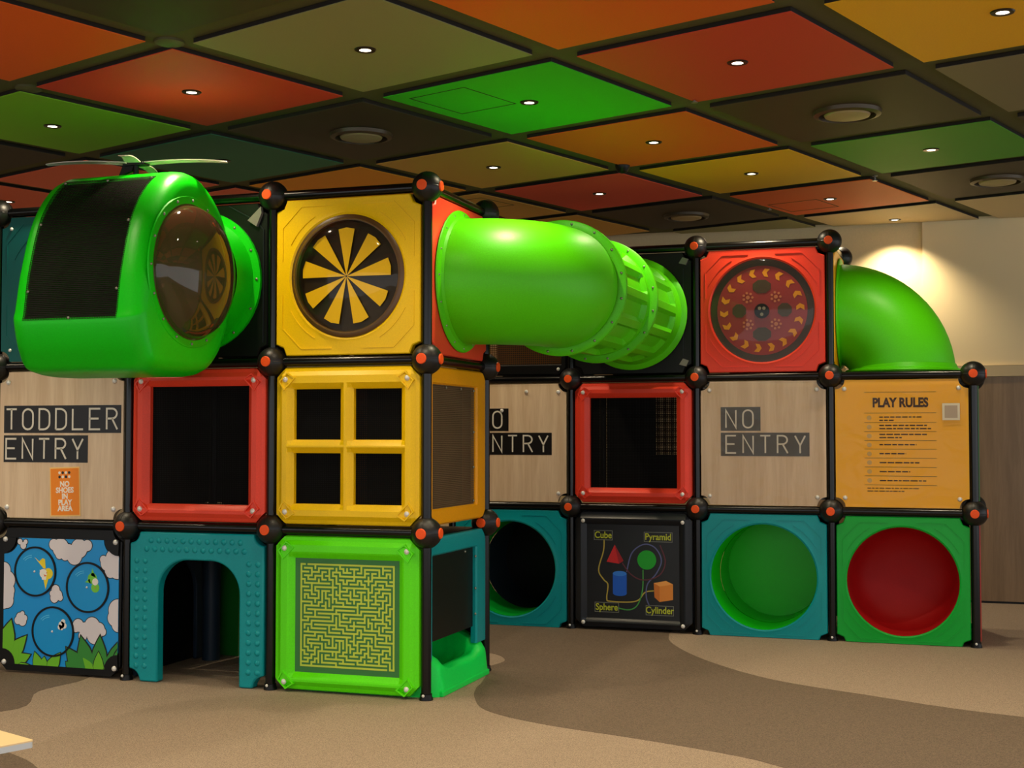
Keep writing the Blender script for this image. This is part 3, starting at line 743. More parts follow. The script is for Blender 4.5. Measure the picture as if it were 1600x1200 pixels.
# B0 teal arch
t = front('arch_doorway', 'teal studded arch doorway beside the bird panel', 'arch doorway', 0, 0, 0)
def arch_pts(x0, x1, top, r, z0, n=10):
    return [(x0, z0)]+[(x0, top-r)]+[(x0+r-r*cos(radians(a)), top-r+r*sin(radians(a))) for a in [90*i/n for i in range(1, n+1)]]+[(x1-r+r*sin(radians(a)), top-r+r*cos(radians(a))) for a in [90*i/n for i in range(0, n+1)]]+[(x1, z0)]
ZB = FZ+.002
def arch_body(x0, x1, top, r, thick=.10, w=.028, notch=.075):
    inner = arch_pts(x0, x1, top, r, ZB)
    n_ = [(.034+notch*sin(radians(a)), ZB+notch*cos(radians(a))) for a in range(0, 91, 15)]
    outer = [(.966, ZB+notch)]
    outer = [(.966-notch*sin(radians(a)), ZB+notch*cos(radians(a))) for a in range(90, -1, -15)]
    sc = lambda cx, cz, a0: [(cx+CH*cos(radians(a0-18*i)), cz+CH*sin(radians(a0-18*i))) for i in range(6)]
    o_ = outer+[(.966, .966-CH)]+sc(.966, .966, 270)[1:]+sc(.034, .966, 0)+[(.034, ZB+notch)]+n_[1:]
    pts = o_+inner
    b = MB(); area = sum(pts[i][0]*pts[(i+1) % len(pts)][1]-pts[(i+1) % len(pts)][0]*pts[i][1] for i in range(len(pts)))
    if area < 0: pts = pts[::-1]
    b.loft([[(x, thick, z) for x, z in pts], [(x, -w, z) for x, z in pts]])
    return b
b = arch_body(.235, .80, .80, .2, .045)
o = b.build('arch_body', TEAL, t, smooth=30, bevel=.010)
sd = MB()
def stud(x, z): sd.lathe((x, -.027, z), (0, -1, 0), [(.019, 0), (.017, .004), (.012, .0085), (.006, .0105), (.0005, .011)], 12)
for r_ in range(12):
    for x in (.085, .145, .865, .925): stud(x, .145+.0585*r_)
for c_ in range(12): stud(.185+c_*.0565, .925 if False else .915)
for c_ in range(13): stud(.155+c_*.0565, .862)
sd.build('studs', TEAL, t, smooth=50)

# B1 left red window
t = front('play_window', 'red window frame with dark mesh under the helicopter', 'window panel', 0, 0, 1)
window_panel(t, RED2, (.155, .845, .14, .86))
# B2 black panel + helicopter
t = front('play_screen', 'black panel behind the helicopter, left of the pinwheel', 'panel', 0, 0, 2)
ring_plate(MB(), .5, .5, .36, .006, -.02).build('panel_board', BLACK, t, smooth=30)
MB().stroke([(.94, .12), (.94, .80), (.88, .86), (.70, .955)], .006, .006, .012).build('raised_outline', CHAR, t, smooth=0)
MB().poly([(.84, .86), (.90, .82), (.935, .90), (.93, .94)], .006, .03).build('corner_clip', mat('clip_grey', (120, 118, 108), .4), t, smooth=0)

hp = thing('helicopter_pod', 'green helicopter pod with mesh windscreen and smoked bubble', 'helicopter pod', (.39, -.58, 2.48), 0)
ctl = [(.48, 0.02), (.45, .22), (.33, .42), (.14, .555), (-.04, .575), (-.22, .49), (-.38, .29), (-.475, .0), (-.515, -.24), (-.525, -.32), (-.47, -.49), (-.38, -.575), (-.05, -.59), (.20, -.56), (.36, -.42), (.46, -.2)]
prof = smooth_path(ctl, 6, closed=True); NP = len(prof)
XH = .42
def pring(x, inset):
    out = []
    for y, z in prof:
        r = math.hypot(y, z); k = (r-inset)/r; out.append((x, y*k, z*k))
    return out
xs = [(-XH, .085), (-XH+.014, .045), (-XH+.045, .013), (-XH+.085, 0), (-XH+.115, 0), (-XH+.69, 0), (XH-.12, 0), (XH-.075, .006), (XH-.035, .024), (XH-.01, .05), (XH, .09)]
b = MB(); R = [[b.V(*p) for p in pring(x, i)] for x, i in xs]
wi0, wi1 = 5*6-1, 8*6+3       # windscreen span along the profile
yw = [k for k in range(NP)]
for a_ in range(len(R)-1):
    for k in range(NP):
        if a_ == 4 and wi0 <= k < wi1: continue
        # opening at the back for the tube
        j = (k+1) % NP; b.F(R[a_][k], R[a_][j], R[a_+1][j], R[a_+1][k])
# end walls: left closed, right with bubble hole
b.F(*R[0][::-1])
cr = []
for rr, xx in ((.385, XH), (.385, XH-.03)):
    ring = []
    for y, z in prof:
        a_ = math.atan2(z, y); ring.append(b.V(xx, rr*cos(a_)-.02, rr*sin(a_)-.0))
    cr.append(ring)
for A_, B_ in ((R[-1], cr[0]), (cr[0], cr[1])):
    for k in range(NP): j = (k+1) % NP; b.F(A_[k], A_[j], B_[j], B_[k])
# windscreen reveal
for k0 in range(wi0, wi1):
    for a_ in (4, 5):
        p, q = b.v[R[a_][k0]], b.v[R[a_][k0+1]]
        i0 = b.V(p[0], p[1]*.975, p[2]*.975); i1 = b.V(q[0], q[1]*.975, q[2]*.975); b.F(R[a_][k0], R[a_][k0+1], i1, i0)
for k0 in (wi0, wi1):
    p, q = b.v[R[4][k0]], b.v[R[5][k0]]
    i0 = b.V(p[0], p[1]*.975, p[2]*.975); i1 = b.V(q[0], q[1]*.975, q[2]*.975); b.F(R[4][k0], R[5][k0], i1, i0)
sh = b.build('shell', GREEN, hp, smooth=50)
g = MB(); x0, x1 = xs[4][0]-.012, xs[5][0]+.012
g.loft([[(x0, y*1.004, z*1.004), (x1, y*1.004, z*1.004), (x1, y*.99, z*.99), (x0, y*.99, z*.99)] for y, z in [prof[k % NP] for k in range(wi0-1, wi1+2)]])
POD_MESH = mesh_mat('windscreen_perforated', (18, 14, 11), .0105, .36)
wm = g.build('windscreen', POD_MESH, hp, smooth=40); wm['label'] = 'dark perforated curved windscreen'
bm_ = MB().bolt(0, 0, 0, .0085).mesh('bolt', mat('small_bolt_metal', (150, 150, 135), .3, metal=.8))
def putbolt(x, y, z, par=hp, me=bm_, nm='bolt'):
    o = bpy.data.objects.new(nm, me); C.objects.link(o); o.parent = par; o.location = (x, y, z); return o
for k in range(wi0, wi1+1, 8):
    for xx in (x0+.016, x1-.016): putbolt(xx, prof[k][0]*1.008, prof[k][1]*1.008)
for k in (wi0, wi1): putbolt((x0+x1)/2, prof[k][0]*1.008, prof[k][1]*1.008)
# bubble window on the right cheek
MB().lathe((XH, -.02, 0), (1, 0, 0), [(.375, -.01), (.375, .004), (.425, .004), (.43, -.002)], 56).build('bubble_flange', GREEN, hp, smooth=40)
bd = MB().lathe((XH, -.02, 0), (1, 0, 0), [(.385, .006), (.375, .008)]+[(.375*cos(radians(a)), .008+.17*sin(radians(a))) for a in range(8, 90, 8)]+[(.002, .178)], 56).build('bubble_window', BUBBLE, hp, smooth=60)
bd['label'] = 'smoked amber bubble window'
for k in range(16): putbolt(XH+.006, -.02+.405*cos(2*pi*k/16), .405*sin(2*pi*k/16), me=bm_)
# connecting collar to the frame
cl = MB().lathe((.11, .58, .02), (0, -1, 0), [(.36, -.02), (.36, .18)], 48)
cl.lathe((.11, .58, .02), (0, -1, 0), [(.36, .008), (.43, .008), (.43, .03), (.385, .036), (.37, .20)], 48)
cl.build('tube_collar', GREEN, hp, smooth=40)
for k in range(14): putbolt(.11+.407*cos(2*pi*k/14), .545, .02+.407*sin(2*pi*k/14))
# seat like inner floor, so the inside reads dark
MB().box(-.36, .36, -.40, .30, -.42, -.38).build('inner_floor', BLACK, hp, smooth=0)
# rotor
rt = MB().cyl((.05, -.02, .56), (.05, -.02, .665), .016, 14); rt.cyl((.05, -.02, .56), (.05, -.02, .578), .035, 18)
rm = rt.build('rotor_mast', BLACK, hp)
hb = MB().box(-.02, .12, -.05, .01, .628, .646); hb.poly([(-.03, .64), (-.06, .575), (.03, .60), (.04, .635)], .0, .03)
hb.build('rotor_hub', BLACK, rm, smooth=0)
def blade(a, ln, zz):
    pr = []
    for k in range(13):
        s_ = k/12; y = .05+(ln-.05)*s_; wd = .045*(1-.4*s_) if s_ < .95 else .015
        pr.append([(y*cos(a)-wd*sin(a)+.05, y*sin(a)+wd*cos(a)-.02, zz+.02*sin(s_*2.4)-.012*s_), (y*cos(a)+wd*sin(a)+.05, y*sin(a)-wd*cos(a)-.02, zz+.02*sin(s_*2.4)-.012*s_),
                   (y*cos(a)+wd*sin(a)+.05, y*sin(a)-wd*cos(a)-.02, zz+.006+.02*sin(s_*2.4)-.012*s_), (y*cos(a)-wd*sin(a)+.05, y*sin(a)+wd*cos(a)-.02, zz+.006+.02*sin(s_*2.4)-.012*s_)])
    o = MB().loft(pr).build('rotor_blade', BLADE, rm, smooth=30)
for a, l_ in ((14, .53), (104, .30), (194, .53), (284, .22)): blade(radians(a), l_, .638)

# C0 maze
t = front('maze_panel', 'lime green play panel with a printed maze', 'play panel', 1, 0, 0)
b = MB().heightplate(.034, .966, FZ+.012, .966, [(.165, .835, .165, .835)], EDGE, [(0, .006), (.006, .012), (.03, .034), (.04, .038)], -.025, .038)
b.build('frame', LIME, t, smooth=12, cut=[((.034+CH, 0, FZ+.012), (-1, 0, -1)), ((.966-CH, 0, FZ+.012), (1, 0, -1))]+corner_cuts()[2:])
pockets(t, LIME); bolts(t, .036)
MB().box(.16, .84, -.006, .02, .16, .84).build('maze_board', mat('maze_board_green', (52, 122, 56), .5), t, smooth=0)
NX, NZ = 26, 27; mx0, mx1, mz0, mz1 = .205, .80, .205, .80
walls = set()
seen = {(0, 0)}; stack = [(0, 0)]; opened = set()
while stack:
    c_ = stack[-1]; nb = [(c_[0]+dx, c_[1]+dz) for dx, dz in ((1,0),(-1,0),(0,1),(0,-1),(1,0),(-1,0)) if 0 <= c_[0]+dx < NX and 0 <= c_[1]+dz < NZ and (c_[0]+dx, c_[1]+dz) not in seen]
    if not nb: stack.pop(); continue
    n_ = random.choice(nb); opened.add(frozenset((c_, n_))); seen.add(n_); stack.append(n_)
mz = MB(); px, pz = (mx1-mx0)/NX, (mz1-mz0)/NZ; hw = .0053
for x in range(NX+1):
    z = 0
    while z < NZ:
        def wall(x, z):
            if x in (0, NX): return True
            return frozenset(((x-1, z), (x, z))) not in opened
        if wall(x, z):
            z2 = z
            while z2 < NZ and wall(x, z2): z2 += 1
            mz.box(mx0+x*px-hw, mx0+x*px+hw, -.0078, -.006, mz0+z*pz-hw, mz0+z2*pz+hw); z = z2
        else: z += 1
for z in range(NZ+1):
    x = 0
    while x < NX:
        def wall(x, z):
            if z == 0: return x != NX-2
            if z == NZ: return x != 1
            return frozenset(((x, z-1), (x, z))) not in opened
        if wall(x, z):
            x2 = x
            while x2 < NX and wall(x2, z): x2 += 1
            mz.box(mx0+x*px-hw, mx0+x2*px+hw, -.0077, -.006, mz0+z*pz-hw, mz0+z*pz+hw); x = x2
        else: x += 1
mz.build('maze_lines', mat('maze_line_yellow', (196, 214, 66), .5), t, smooth=0)

# C1 four pane window
t = front('four_pane_window', 'yellow play window with four square panes', 'window panel', 1, 0, 1)
hs = [(a, b_, c_, d) for a, b_ in ((.15, .455), (.54, .845)) for c_, d in ((.155, .455), (.535, .835))]
frame_body(t, YELLOW, hs); pockets(t, YELLOW); bolts(t, .036)
MB().box(.13, .86, .026, .029, .13, .86).build('mesh_screen', MESH, t, smooth=0)
# C2 pinwheel
t = front('pinwheel_panel', 'yellow panel with a round bubble over a pinwheel', 'play panel', 1, 0, 2)
round_panel(t, YELLOW, .365)
o = MB().lathe((.5, -.0, .5), (0, -1, 0), [(.365, -.02), (.365, .02), (.345, .03), (.33, .028), (.335, -.02)], 56).build('bubble_rim', mat('brown_rim', (92, 62, 20), .35), t, smooth=50)
pw = MB()
for k in range(9):
    a0, a1 = radians(10+40*k-10.5), radians(10+40*k+10.5)
    pw.poly([(.485+.006*cos(a0), .5+.006*sin(a0)), (.485+.285*cos(a0), .5+.285*sin(a0)), (.485+.29*cos((a0+a1)/2), .5+.29*sin((a0+a1)/2)), (.485+.285*cos(a1), .5+.285*sin(a1)), (.485+.006*cos(a1), .5+.006*sin(a1))], -.004, 0)
pw.build('pinwheel_blades', YELLOW, t, smooth=0)['label'] = 'ring of nine yellow wedges'
MB().lathe((.5, 0, .5), (0, -1, 0), [(.36, -.0155), (.001, -.0155)], 48).build('backing_disc', clear_mat('smoked_sheet', (110, 94, 70), (72, 60, 40), .2, 1.3, body=.45), t, smooth=30)
MB().lathe((.5, 0, .5), (0, -1, 0), [(.345*cos(radians(a)), .024+.12*sin(radians(a))) for a in range(0, 90, 7)]+[(.002, .144)], 56).build('bubble_window', LENS, t, smooth=60)

# side face at x = 2
t = side('play_screen', 'red side panel that the big green tube leaves from', 'panel', 2, 0, 2)
ring_plate(MB(), .5, .5, .375, .018, -.025).build('panel_board', RED2, t, smooth=30)
t = side('mesh_window', 'amber side window with fine mesh around the corner', 'window panel', 2, 0, 1)
MB().heightplate(.034, .966, .034, .966, [(.06, .80, .13, .86)], [(0, 0), (.01, .014), (.02, .016)], [(0, .004), (.01, .016)], -.025, .016).build('frame', AMBER, t, smooth=25, cut=corner_cuts())
MB().box(.05, .81, .004, .007, .12, .87).build('mesh_screen', MESHF, t, smooth=0)
for z in (.15, .36, .58, .84): putbolt(.775, -.002, z, t)
for y in (.30, .55): putbolt(y, -.002, .845, t)
t = side('play_screen', 'teal frame with black backing above the green slide exit', 'panel', 2, 0, 0)
b = MB().heightplate(.034, .966, .255, .966, [(.06, .80, .255, .86)], [(0, .012), (.01, .014), (.02, .016)], [(0, .004), (.01, .016)], -.025, .016)
b.build('frame', TEAL, t, smooth=25, cut=corner_cuts()[2:])
MB().poly([(.05, .36), (.81, .36), (.81, .87), (.05, .87)], -.016, -.012).build('backing_sheet', BLACK, t, smooth=0)
for z in (.36+.08, .60, .80): putbolt(.785, -.012, z, t)
putbolt(.6, -.012, .845, t)

# slide
sl = thing('slide', 'green slide exit at the foot of the corner beside the maze panel', 'slide', (2.025, .5, FZ), 0)
SX = [-.85, -.6, -.4, -.25, -.18, -.13, -.08, -.03, .012, .036]
SF = [.55, .29, .12, .055, .055, .08, .135, .15, .135, .03]
SR = [.70, .46, .345, .305, .29, .27, .245, .215, .17, .05]
SI = [.34, .34, .335, .33, .32, .31, .30, .30, .30, .29]
def itp(T, q):
    q *= len(T)-1; i = min(int(q), len(T)-2); f = q-i; f = f*f*(3-2*f) if False else f
    return T[i]*(1-f)+T[i+1]*f
SH = [.452, .452, .452, .452, .452, .452, .447, .435, .405, .38]
rings = []
for s_ in range(46):
    q = s_/45; x, zf, rz, inr, hw_ = (itp(T, q) for T in (SX, SF, SR, SI, SH))
    m_ = (rz+zf)/2
    sec = [(-hw_, 0), (-hw_, rz-.035), (-hw_+.012, rz-.01), (-hw_+.035, rz), (-inr-.05, rz), (-inr-.015, rz-.012), (-inr, m_), (-inr+.03, zf+.015), (-inr+.08, zf), (0, zf),
           (inr-.08, zf), (inr-.03, zf+.015), (inr, m_), (inr+.015, rz-.012), (inr+.05, rz), (hw_-.035, rz), (hw_-.012, rz-.01), (hw_, rz-.035), (hw_, 0)]
    rings.append([(x, y, z) for y, z in sec])
MB().loft(rings).build('chute', SGREEN, sl, smooth=60)
MB().box(-.10, .040, -.40, .40, 0, .034).build('foot_rail', SGREEN, sl, smooth=0, bevel=.006)

# ------------------------------------------------------------------ big green tube
tb = thing('tube_slide_tunnel', 'big green crawl tube bending from red panel to back panel', 'crawl tube', (2, .5, 2.5), 0)
RT = .385
def arc_path(n=20, r=.5): return [(r*sin(radians(90*i/n)), r-r*cos(radians(90*i/n)), 0) for i in range(n+1)]
pp = [(-.02, 0, 0)]+arc_path()[1:]
b = MB().tube(pp, [RT]*len(pp), 64, caps=False)
b.build('elbow', TGREEN, tb, smooth=60)
def flange(y, name='flange', r=.435, th=.022, x=.5):
    o = MB().lathe((x, y, 0), (0, 1, 0), [(RT-.01, -th/2), (r-.006, -th/2), (r, -th/2+.005), (r, th/2-.005), (r-.006, th/2), (RT-.01, th/2)], 64).build(name, TGREEN, tb, smooth=40)
    for k in range(16): putbolt(x+.412*cos(2*pi*(k+.5)/16), y-th/2-.001, .412*sin(2*pi*(k+.5)/16), o, bm_)
    return o
o = MB().lathe((0, 0, 0), (1, 0, 0), [(RT-.01, .02), (.43, .02), (.435, .026), (.43, .034), (RT+.01, .044), (RT, .06)], 64).build('flange', TGREEN, tb, smooth=40)
for k in range(16): putbolt(.036, .41*cos(2*pi*k/16), .41*sin(2*pi*k/16), o, bm_)
def ringw(y0, y1):
    """tube section with recessed window bays and ribs"""
    nb_ = 12; seg = []
    b = MB(); n = 96; L_ = y1-y0
    ys = [0, .10*L_, .14*L_, .86*L_, .90*L_, L_]
    def rad(k, m_):
        ph = (k/n*nb_) % 1.0
        top = (k/n) % 1.0
        bay = .16 < ph < .84 and 2 <= m_ <= 3
        return RT-.035 if bay else RT
    rr = []
    for m_, y in enumerate(ys):
        rr.append([(.5+rad(k, m_)*cos(2*pi*k/n), y0+y, rad(k, m_)*sin(2*pi*k/n)) for k in range(n)])
    b.loft(rr, cap0=False, cap1=False)
    return b.build('ribbed_section', TGREEN, tb, smooth=30)
flange(.52); flange(.545+.0)
ringw(.56, 1.42); flange(1.42); flange(1.445); ringw(1.46, 2.38)
o = MB().lathe((.5, 2.5, 0), (0, -1, 0), [(RT, .14), (RT+.012, .06), (.43, .045), (.437, .035), (.43, .028), (RT-.01, .022)], 64).build('flange', TGREEN, tb, smooth=40)
for k in range(16): putbolt(.5+.41*cos(2*pi*k/16), 2.458, .41*sin(2*pi*k/16), o, bm_)
MB().lathe((.5, 2.30, 0), (0, -1, 0), [(RT, 0), (RT, -.12)], 64).build('end_sleeve', TGREEN, tb, smooth=40)

# ------------------------------------------------------------------ back row
Y = 3
# D0
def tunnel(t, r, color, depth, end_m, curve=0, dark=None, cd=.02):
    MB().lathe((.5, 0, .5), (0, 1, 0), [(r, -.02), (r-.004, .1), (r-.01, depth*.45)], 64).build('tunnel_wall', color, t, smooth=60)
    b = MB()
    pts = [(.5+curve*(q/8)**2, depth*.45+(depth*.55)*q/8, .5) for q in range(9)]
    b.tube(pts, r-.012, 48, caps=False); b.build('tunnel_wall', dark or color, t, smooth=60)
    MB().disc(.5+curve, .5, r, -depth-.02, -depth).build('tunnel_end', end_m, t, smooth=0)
t = front('tunnel_panel', 'teal panel with round tunnel hole, half behind the green slide', 'tunnel panel', 1, Y, 0)
def low_round(t, color, r):
    mb = ring_plate(MB(), .5, .5, r, .02, -.025, lip=.004); emboss(mb, .018, .0235, r)
    return mb.build('panel_board', color, t, smooth=30, cut=[((0, 0, FZ+.003), (0, 0, -1))])
low_round(t, TEAL, .375)
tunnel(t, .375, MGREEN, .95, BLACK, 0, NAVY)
# D1
t = front('no_entry_sign', 'pale wooden sign cut off to read O NTRY behind the corner post', 'sign panel', 1, Y, 1)
sign(t, ENTRY_ROWS)
putbolt(.635, -.018, .905, t, MB().bolt(0, 0, 0, .015).mesh('bolt', CHROME)); putbolt(.43, -.018, .755, t, MB().bolt(0, 0, 0, .015).mesh('bolt', CHROME))
# D2 brown mesh
t = front('mesh_screen_panel', 'brown perforated screen under the green elbow', 'screen panel', 1, Y, 2)
MB().heightplate(.034, .966, .034, .966, [(.08, .92, .12, .92)], [(0, 0), (.01, .012)], [(0, .004), (.01, .012)], -.02, .012).build('frame', BLACK, t, smooth=0, cut=corner_cuts())
MB().box(.07, .93, .004, .007, .11, .93).build('mesh_screen', MESHB, t, smooth=0)
putbolt(.9, -.016, .08, t, MB().bolt(0, 0, 0, .014).mesh('bolt', CHROME))
# E0 shape puzzle
t = front('shape_puzzle_panel', 'dark play panel with Cube, Pyramid, Sphere and Cylinder shapes', 'play panel', 2, Y, 0)
b = MB().heightplate(.034, .966, FZ+.02, .966, [(.13, .86, .14, .865)], EDGE, [(0, .006), (.006, .012), (.03, .034), (.04, .038)], -.025, .038)
b.build('frame', CHAR, t, smooth=25, cut=[((.034+CH, 0, FZ+.02), (-1, 0, -1)), ((.966-CH, 0, FZ+.02), (1, 0, -1))]+corner_cuts()[2:])
bolts(t, .036, r=.016)
MB().box(.12, .87, -.006, .02, .13, .875).build('picture_board', mat('puzzle_board_black', (24, 28, 32), .4), t, smooth=0)
W0 = .0062
def Q(px, py): return ((px-891)/201.0, 1-(py-796)/203.0)    # measured on the sign
ln = MB()
def line(k, pts, closed=False):
    ln.k = k; ln.stroke(smooth_path([Q(*p) for p in pts], 6), .009, W0, W0+.0012+k*.0004)
line(0, [(945, 847), (944, 865), (936, 895), (944, 910), (951, 918), (949, 940), (955, 944), (985, 944), (1000, 940), (1010, 928), (1024, 925)])
line(1, [(1007, 893), (1006, 925), (998, 948), (985, 956), (967, 954)])
line(2, [(981, 897), (988, 870), (1000, 857), (1014, 853), (1028, 860), (1036, 878), (1028, 898), (1014, 915), (1012, 935), (1017, 949)])
line(3, [(1034, 854), (1042, 878), (1036, 897), (1020, 907), (1002, 908), (986, 899), (974, 883)])
ln.build('printed_lines', [mat('line_yellow', (190, 170, 70), .5), mat('line_green', (70, 160, 70), .5), mat('line_blue', (92, 100, 150), .5), mat('line_maroon', (96, 44, 56), .5)], t, smooth=0)
P_ = lambda *a: [Q(*q) for q in a]
PRT = lambda n, c: mat(n, c, .5)
sp = MB(); sp.poly(P_((962, 855), (949, 882), (969, 884.5), (976, 880)), W0, .0095); sp.k = 1; sp.poly(P_((962, 855), (969, 884.5), (976, 880)), .0095, .0102)
sp.build('printed_pyramid', [PRT('print_red', (208, 36, 40)), PRT('print_darkred', (160, 24, 34))], t, smooth=0)
MB().disc(*Q(1013, 877.5), .074, W0, .0095).build('printed_sphere', PRT('print_green', (20, 170, 40)), t, smooth=0)
cxy = Q(970, 900); czb = Q(970, 931)[1]; rr_ = .0545
sp = MB(); sp.poly([(cxy[0]+rr_*cos(radians(a)), czb+.02*sin(radians(a))) for a in range(180, 361, 15)]+[(cxy[0]+rr_*cos(radians(a)), cxy[1]+.02*sin(radians(a))) for a in range(0, 181, 15)], W0, .0092)
sp.k = 1; sp.poly([(cxy[0]+rr_*cos(radians(a)), cxy[1]+.02*sin(radians(a))) for a in range(0, 360, 15)], .0092, .0098)
sp.build('printed_cylinder', [PRT('print_blue', (20, 96, 210)), PRT('print_lightblue', (50, 130, 230))], t, smooth=0)
sp = MB(); sp.poly(P_((1024, 913), (1033, 918), (1033, 942), (1025, 935)), W0, .009); sp.k = 1; sp.poly(P_((1033, 918), (1054, 914), (1054, 938), (1033, 942)), W0, .009)
sp.k = 2; sp.poly(P_((1024, 913), (1043, 909), (1054, 914), (1033, 918)), W0, .009)
sp.build('printed_cube', [PRT('print_orange', (210, 120, 40)), PRT('print_orange2', (226, 140, 54)), PRT('print_orange3', (240, 165, 80))], t, smooth=0)
YG = mat('print_yellowgreen', (190, 200, 50), .5); LBX = mat('print_box_line', (120, 124, 116), .5)
for wd_, cx_, cy_, hw_ in (('Cube', 943.5, 840.5, 14.5), ('Pyramid', 1031, 841.5, 22), ('Sphere', 949, 953.5, 19), ('Cylinder', 1033, 955.5, 21.5)):
    x, z = Q(cx_, cy_); o = MB().stroke([(x-hw_/201, z-.036), (x+hw_/201, z-.036), (x+hw_/201, z+.036), (x-hw_/201, z+.036)], .0045, W0, .0082, closed=True).build('word_box', LBX, t, smooth=0)
    text('lettering', wd_, .072, x, z, .0085, YG, o, bold=.0012, sx=.88)
# E1
t = front('play_window', 'red window frame with dark mesh between two wooden signs', 'window panel', 2, Y, 1)
window_panel(t, RED, (.155, .845, .15, .85))
# E2
t = front('play_screen', 'black panel where the big green tube ends', 'panel', 2, Y, 2)
ring_plate(MB(), .5, .5, .36, .006, -.02).build('panel_board', BLACK, t, smooth=30)
for z in (.10, .88): MB().poly([(.87, z), (.925, z-.015), (.945, z+.03), (.90, z+.045)], .006, .03).build('corner_clip', MATS['clip_grey'], t, smooth=0)
MB().stroke([(.90, .16), (.90, .84)], .006, .006, .012).build('raised_outline', CHAR, t, smooth=0)
# F0
t = front('tunnel_panel', 'teal panel with a round hole into a green tunnel', 'tunnel panel', 3, Y, 0)
low_round(t, TEAL, .392); tunnel(t, .392, GREEN, .70, GREEN, .0)
# F1
t = front('no_entry_sign', 'wooden NO ENTRY sign under clear film beneath the gear panel', 'sign panel', 3, Y, 1)
sign(t, ENTRY_ROWS, film=True, black=mat('film_haze_black_vinyl', (46, 40, 30), .4))  # strips coloured lighter than black vinyl to paint in the film's haze
# F2
t = front('gear_panel', 'red panel with a round window of orange crescents and dots', 'play panel', 3, Y, 2)
round_panel(t, RED, .392)
MB().lathe((.5, 0, .5), (0, -1, 0), [(.392, -.01), (.392, .0), (.33, .0), (.001, .0)], 64).build('window_disc', mat('dark_olive_rim', (58, 44, 26), .3), t, smooth=20)
MB().disc(.5, .5, .338, 0, .006, 56).build('gear_disc', mat('maroon_disc', (150, 44, 46), .4), t, smooth=0)
g = MB()
g.k = 0
for k in range(18):
    a = radians(20*k+6); ca, sa = cos(a), sin(a)
    for rr0, rr1, da0, da1 in ((.256, .286, -3.8, 0), (.286, .316, 0, -3.8)):
        q = []
        for rr, da, hw_ in ((rr0, da0, 3.4), (rr1, da1, 3.4)):
            q.append([(.5+rr*cos(a+radians(da+s_*hw_)), .5+rr*sin(a+radians(da+s_*hw_))) for s_ in (-1, 1)])
        g.poly([q[0][0], q[0][1], q[1][1], q[1][0]], .006, .0072)
g.build('crescents', mat('crescent_orange', (228, 150, 30), .5), t, smooth=0)['label'] = 'ring of orange crescents'
g = MB()
for x, z in ((.5, .68), (.5, .32), (.67, .5), (.33, .5)):
    g.poly([(x+.07*cos(radians(a+22.5))*(1.05 if x == .5 else .8), z+.055*sin(radians(a+22.5))) for a in range(0, 360, 45)], .006, .0075)
g.build('grey_pads', mat('grey_print', (70, 56, 40), .5), t, smooth=0)
g = MB()
for x, z in ((.395, .60), (.605, .60), (.395, .395), (.605, .395)):
    g.disc(x, z, .015, .006, .008, 12)
    for k in range(7): g.disc(x+.034*cos(2*pi*k/7), z+.034*sin(2*pi*k/7), .0095, .006, .008, 10)
g.build('dot_clusters', mat('dot_print', (200, 120, 84), .5), t, smooth=0)
o = MB().disc(.5, .495, .056, .006, .016, 28).build('center_knob', BLACK, t, smooth=0)
g = MB()
for a in (50, 130, 270): g.disc(.5+.026*cos(radians(a)), .495+.026*sin(radians(a)), .013, .016, .0175, 14)
g.build('knob_dots', mat('grey_dot', (150, 140, 125), .5), o, smooth=0)
MB().lathe((.5, 0, .5), (0, -1, 0), [(.388*cos(radians(a)), .019+.055*sin(radians(a))) for a in range(0, 90, 9)]+[(.002, .074)], 56).build('bubble_window', LENS, t, smooth=60)
# G0
t = front('tunnel_panel', 'green panel with a round hole into a red tunnel', 'tunnel panel', 4, Y, 0)
low_round(t, MGREEN, .392)
DR = plastic('deep_red_plastic', (165, 4, 6), .6)
MB().lathe((.5, 0, .5), (0, 1, 0), [(.392, -.02), (.388, .06), (.375, .18), (.35, .27), (.28, .34), (.15, .37), (.001, .375)], 64).build('tunnel_wall', DR, t, smooth=60)
# G1 play rules
t = front('play_rules_sign', 'yellow orange PLAY RULES sign under clear film', 'sign panel', 4, Y, 1)
PR = mat('rules_sign_orange', (255, 184, 0), .45)
flat_board(t, PR, .012); bolts(t, .014, .10, .017)
BRN = mat('rules_print_brown', (70, 40, 10), .6)
def Q2(px, py): return ((px-1301)/216.0, 1-(py-584)/214.0)
x, z = Q2(1408, 628); text('heading', 'PLAY RULES', .092, x, z, .0135, BRN, t, bold=.0042, sx=.80)
g = MB()
for py in (611, 643.5, 658.5, 672.5, 686.5, 700, 714, 728, 742, 756):
    x0_, z_ = Q2(1353, py); x1_, _ = Q2(1462, py); g.box(x0_, x1_, -.0130, -.012, z_-.0014, z_+.0014)
g.build('ruled_lines', BRN, t, smooth=0)
g = MB(); random.seed(3)
rowsr = [((650, 655), (64, 22)), ((663, 668), (72, 78)), ((677, 682), (72, 34)), ((693,), (56,)), ((707,), (40,)), ((721,), (60,)), ((735,), (46,)), ((749,), (70,))]
for ys, ws in rowsr:
    for y_, w_ in zip(ys, ws):
        x_ = 1376
        while x_ < 1376+w_:
            l_ = random.uniform(4, 11); a_, z_ = Q2(x_, y_); b_, _ = Q2(min(x_+l_, 1376+w_), y_); g.box(a_, b_, -.0130, -.012, z_-.0045, z_+.0045); x_ += l_+1.6
for y_, w_ in ((761, 74), (765.5, 54)):
    x_ = 1357
    while x_ < 1357+w_:
        l_ = random.uniform(3, 9); a_, z_ = Q2(x_, y_); b_, _ = Q2(x_+l_, y_); g.box(a_, b_, -.0130, -.012, z_-.003, z_+.003); x_ += l_+1.4
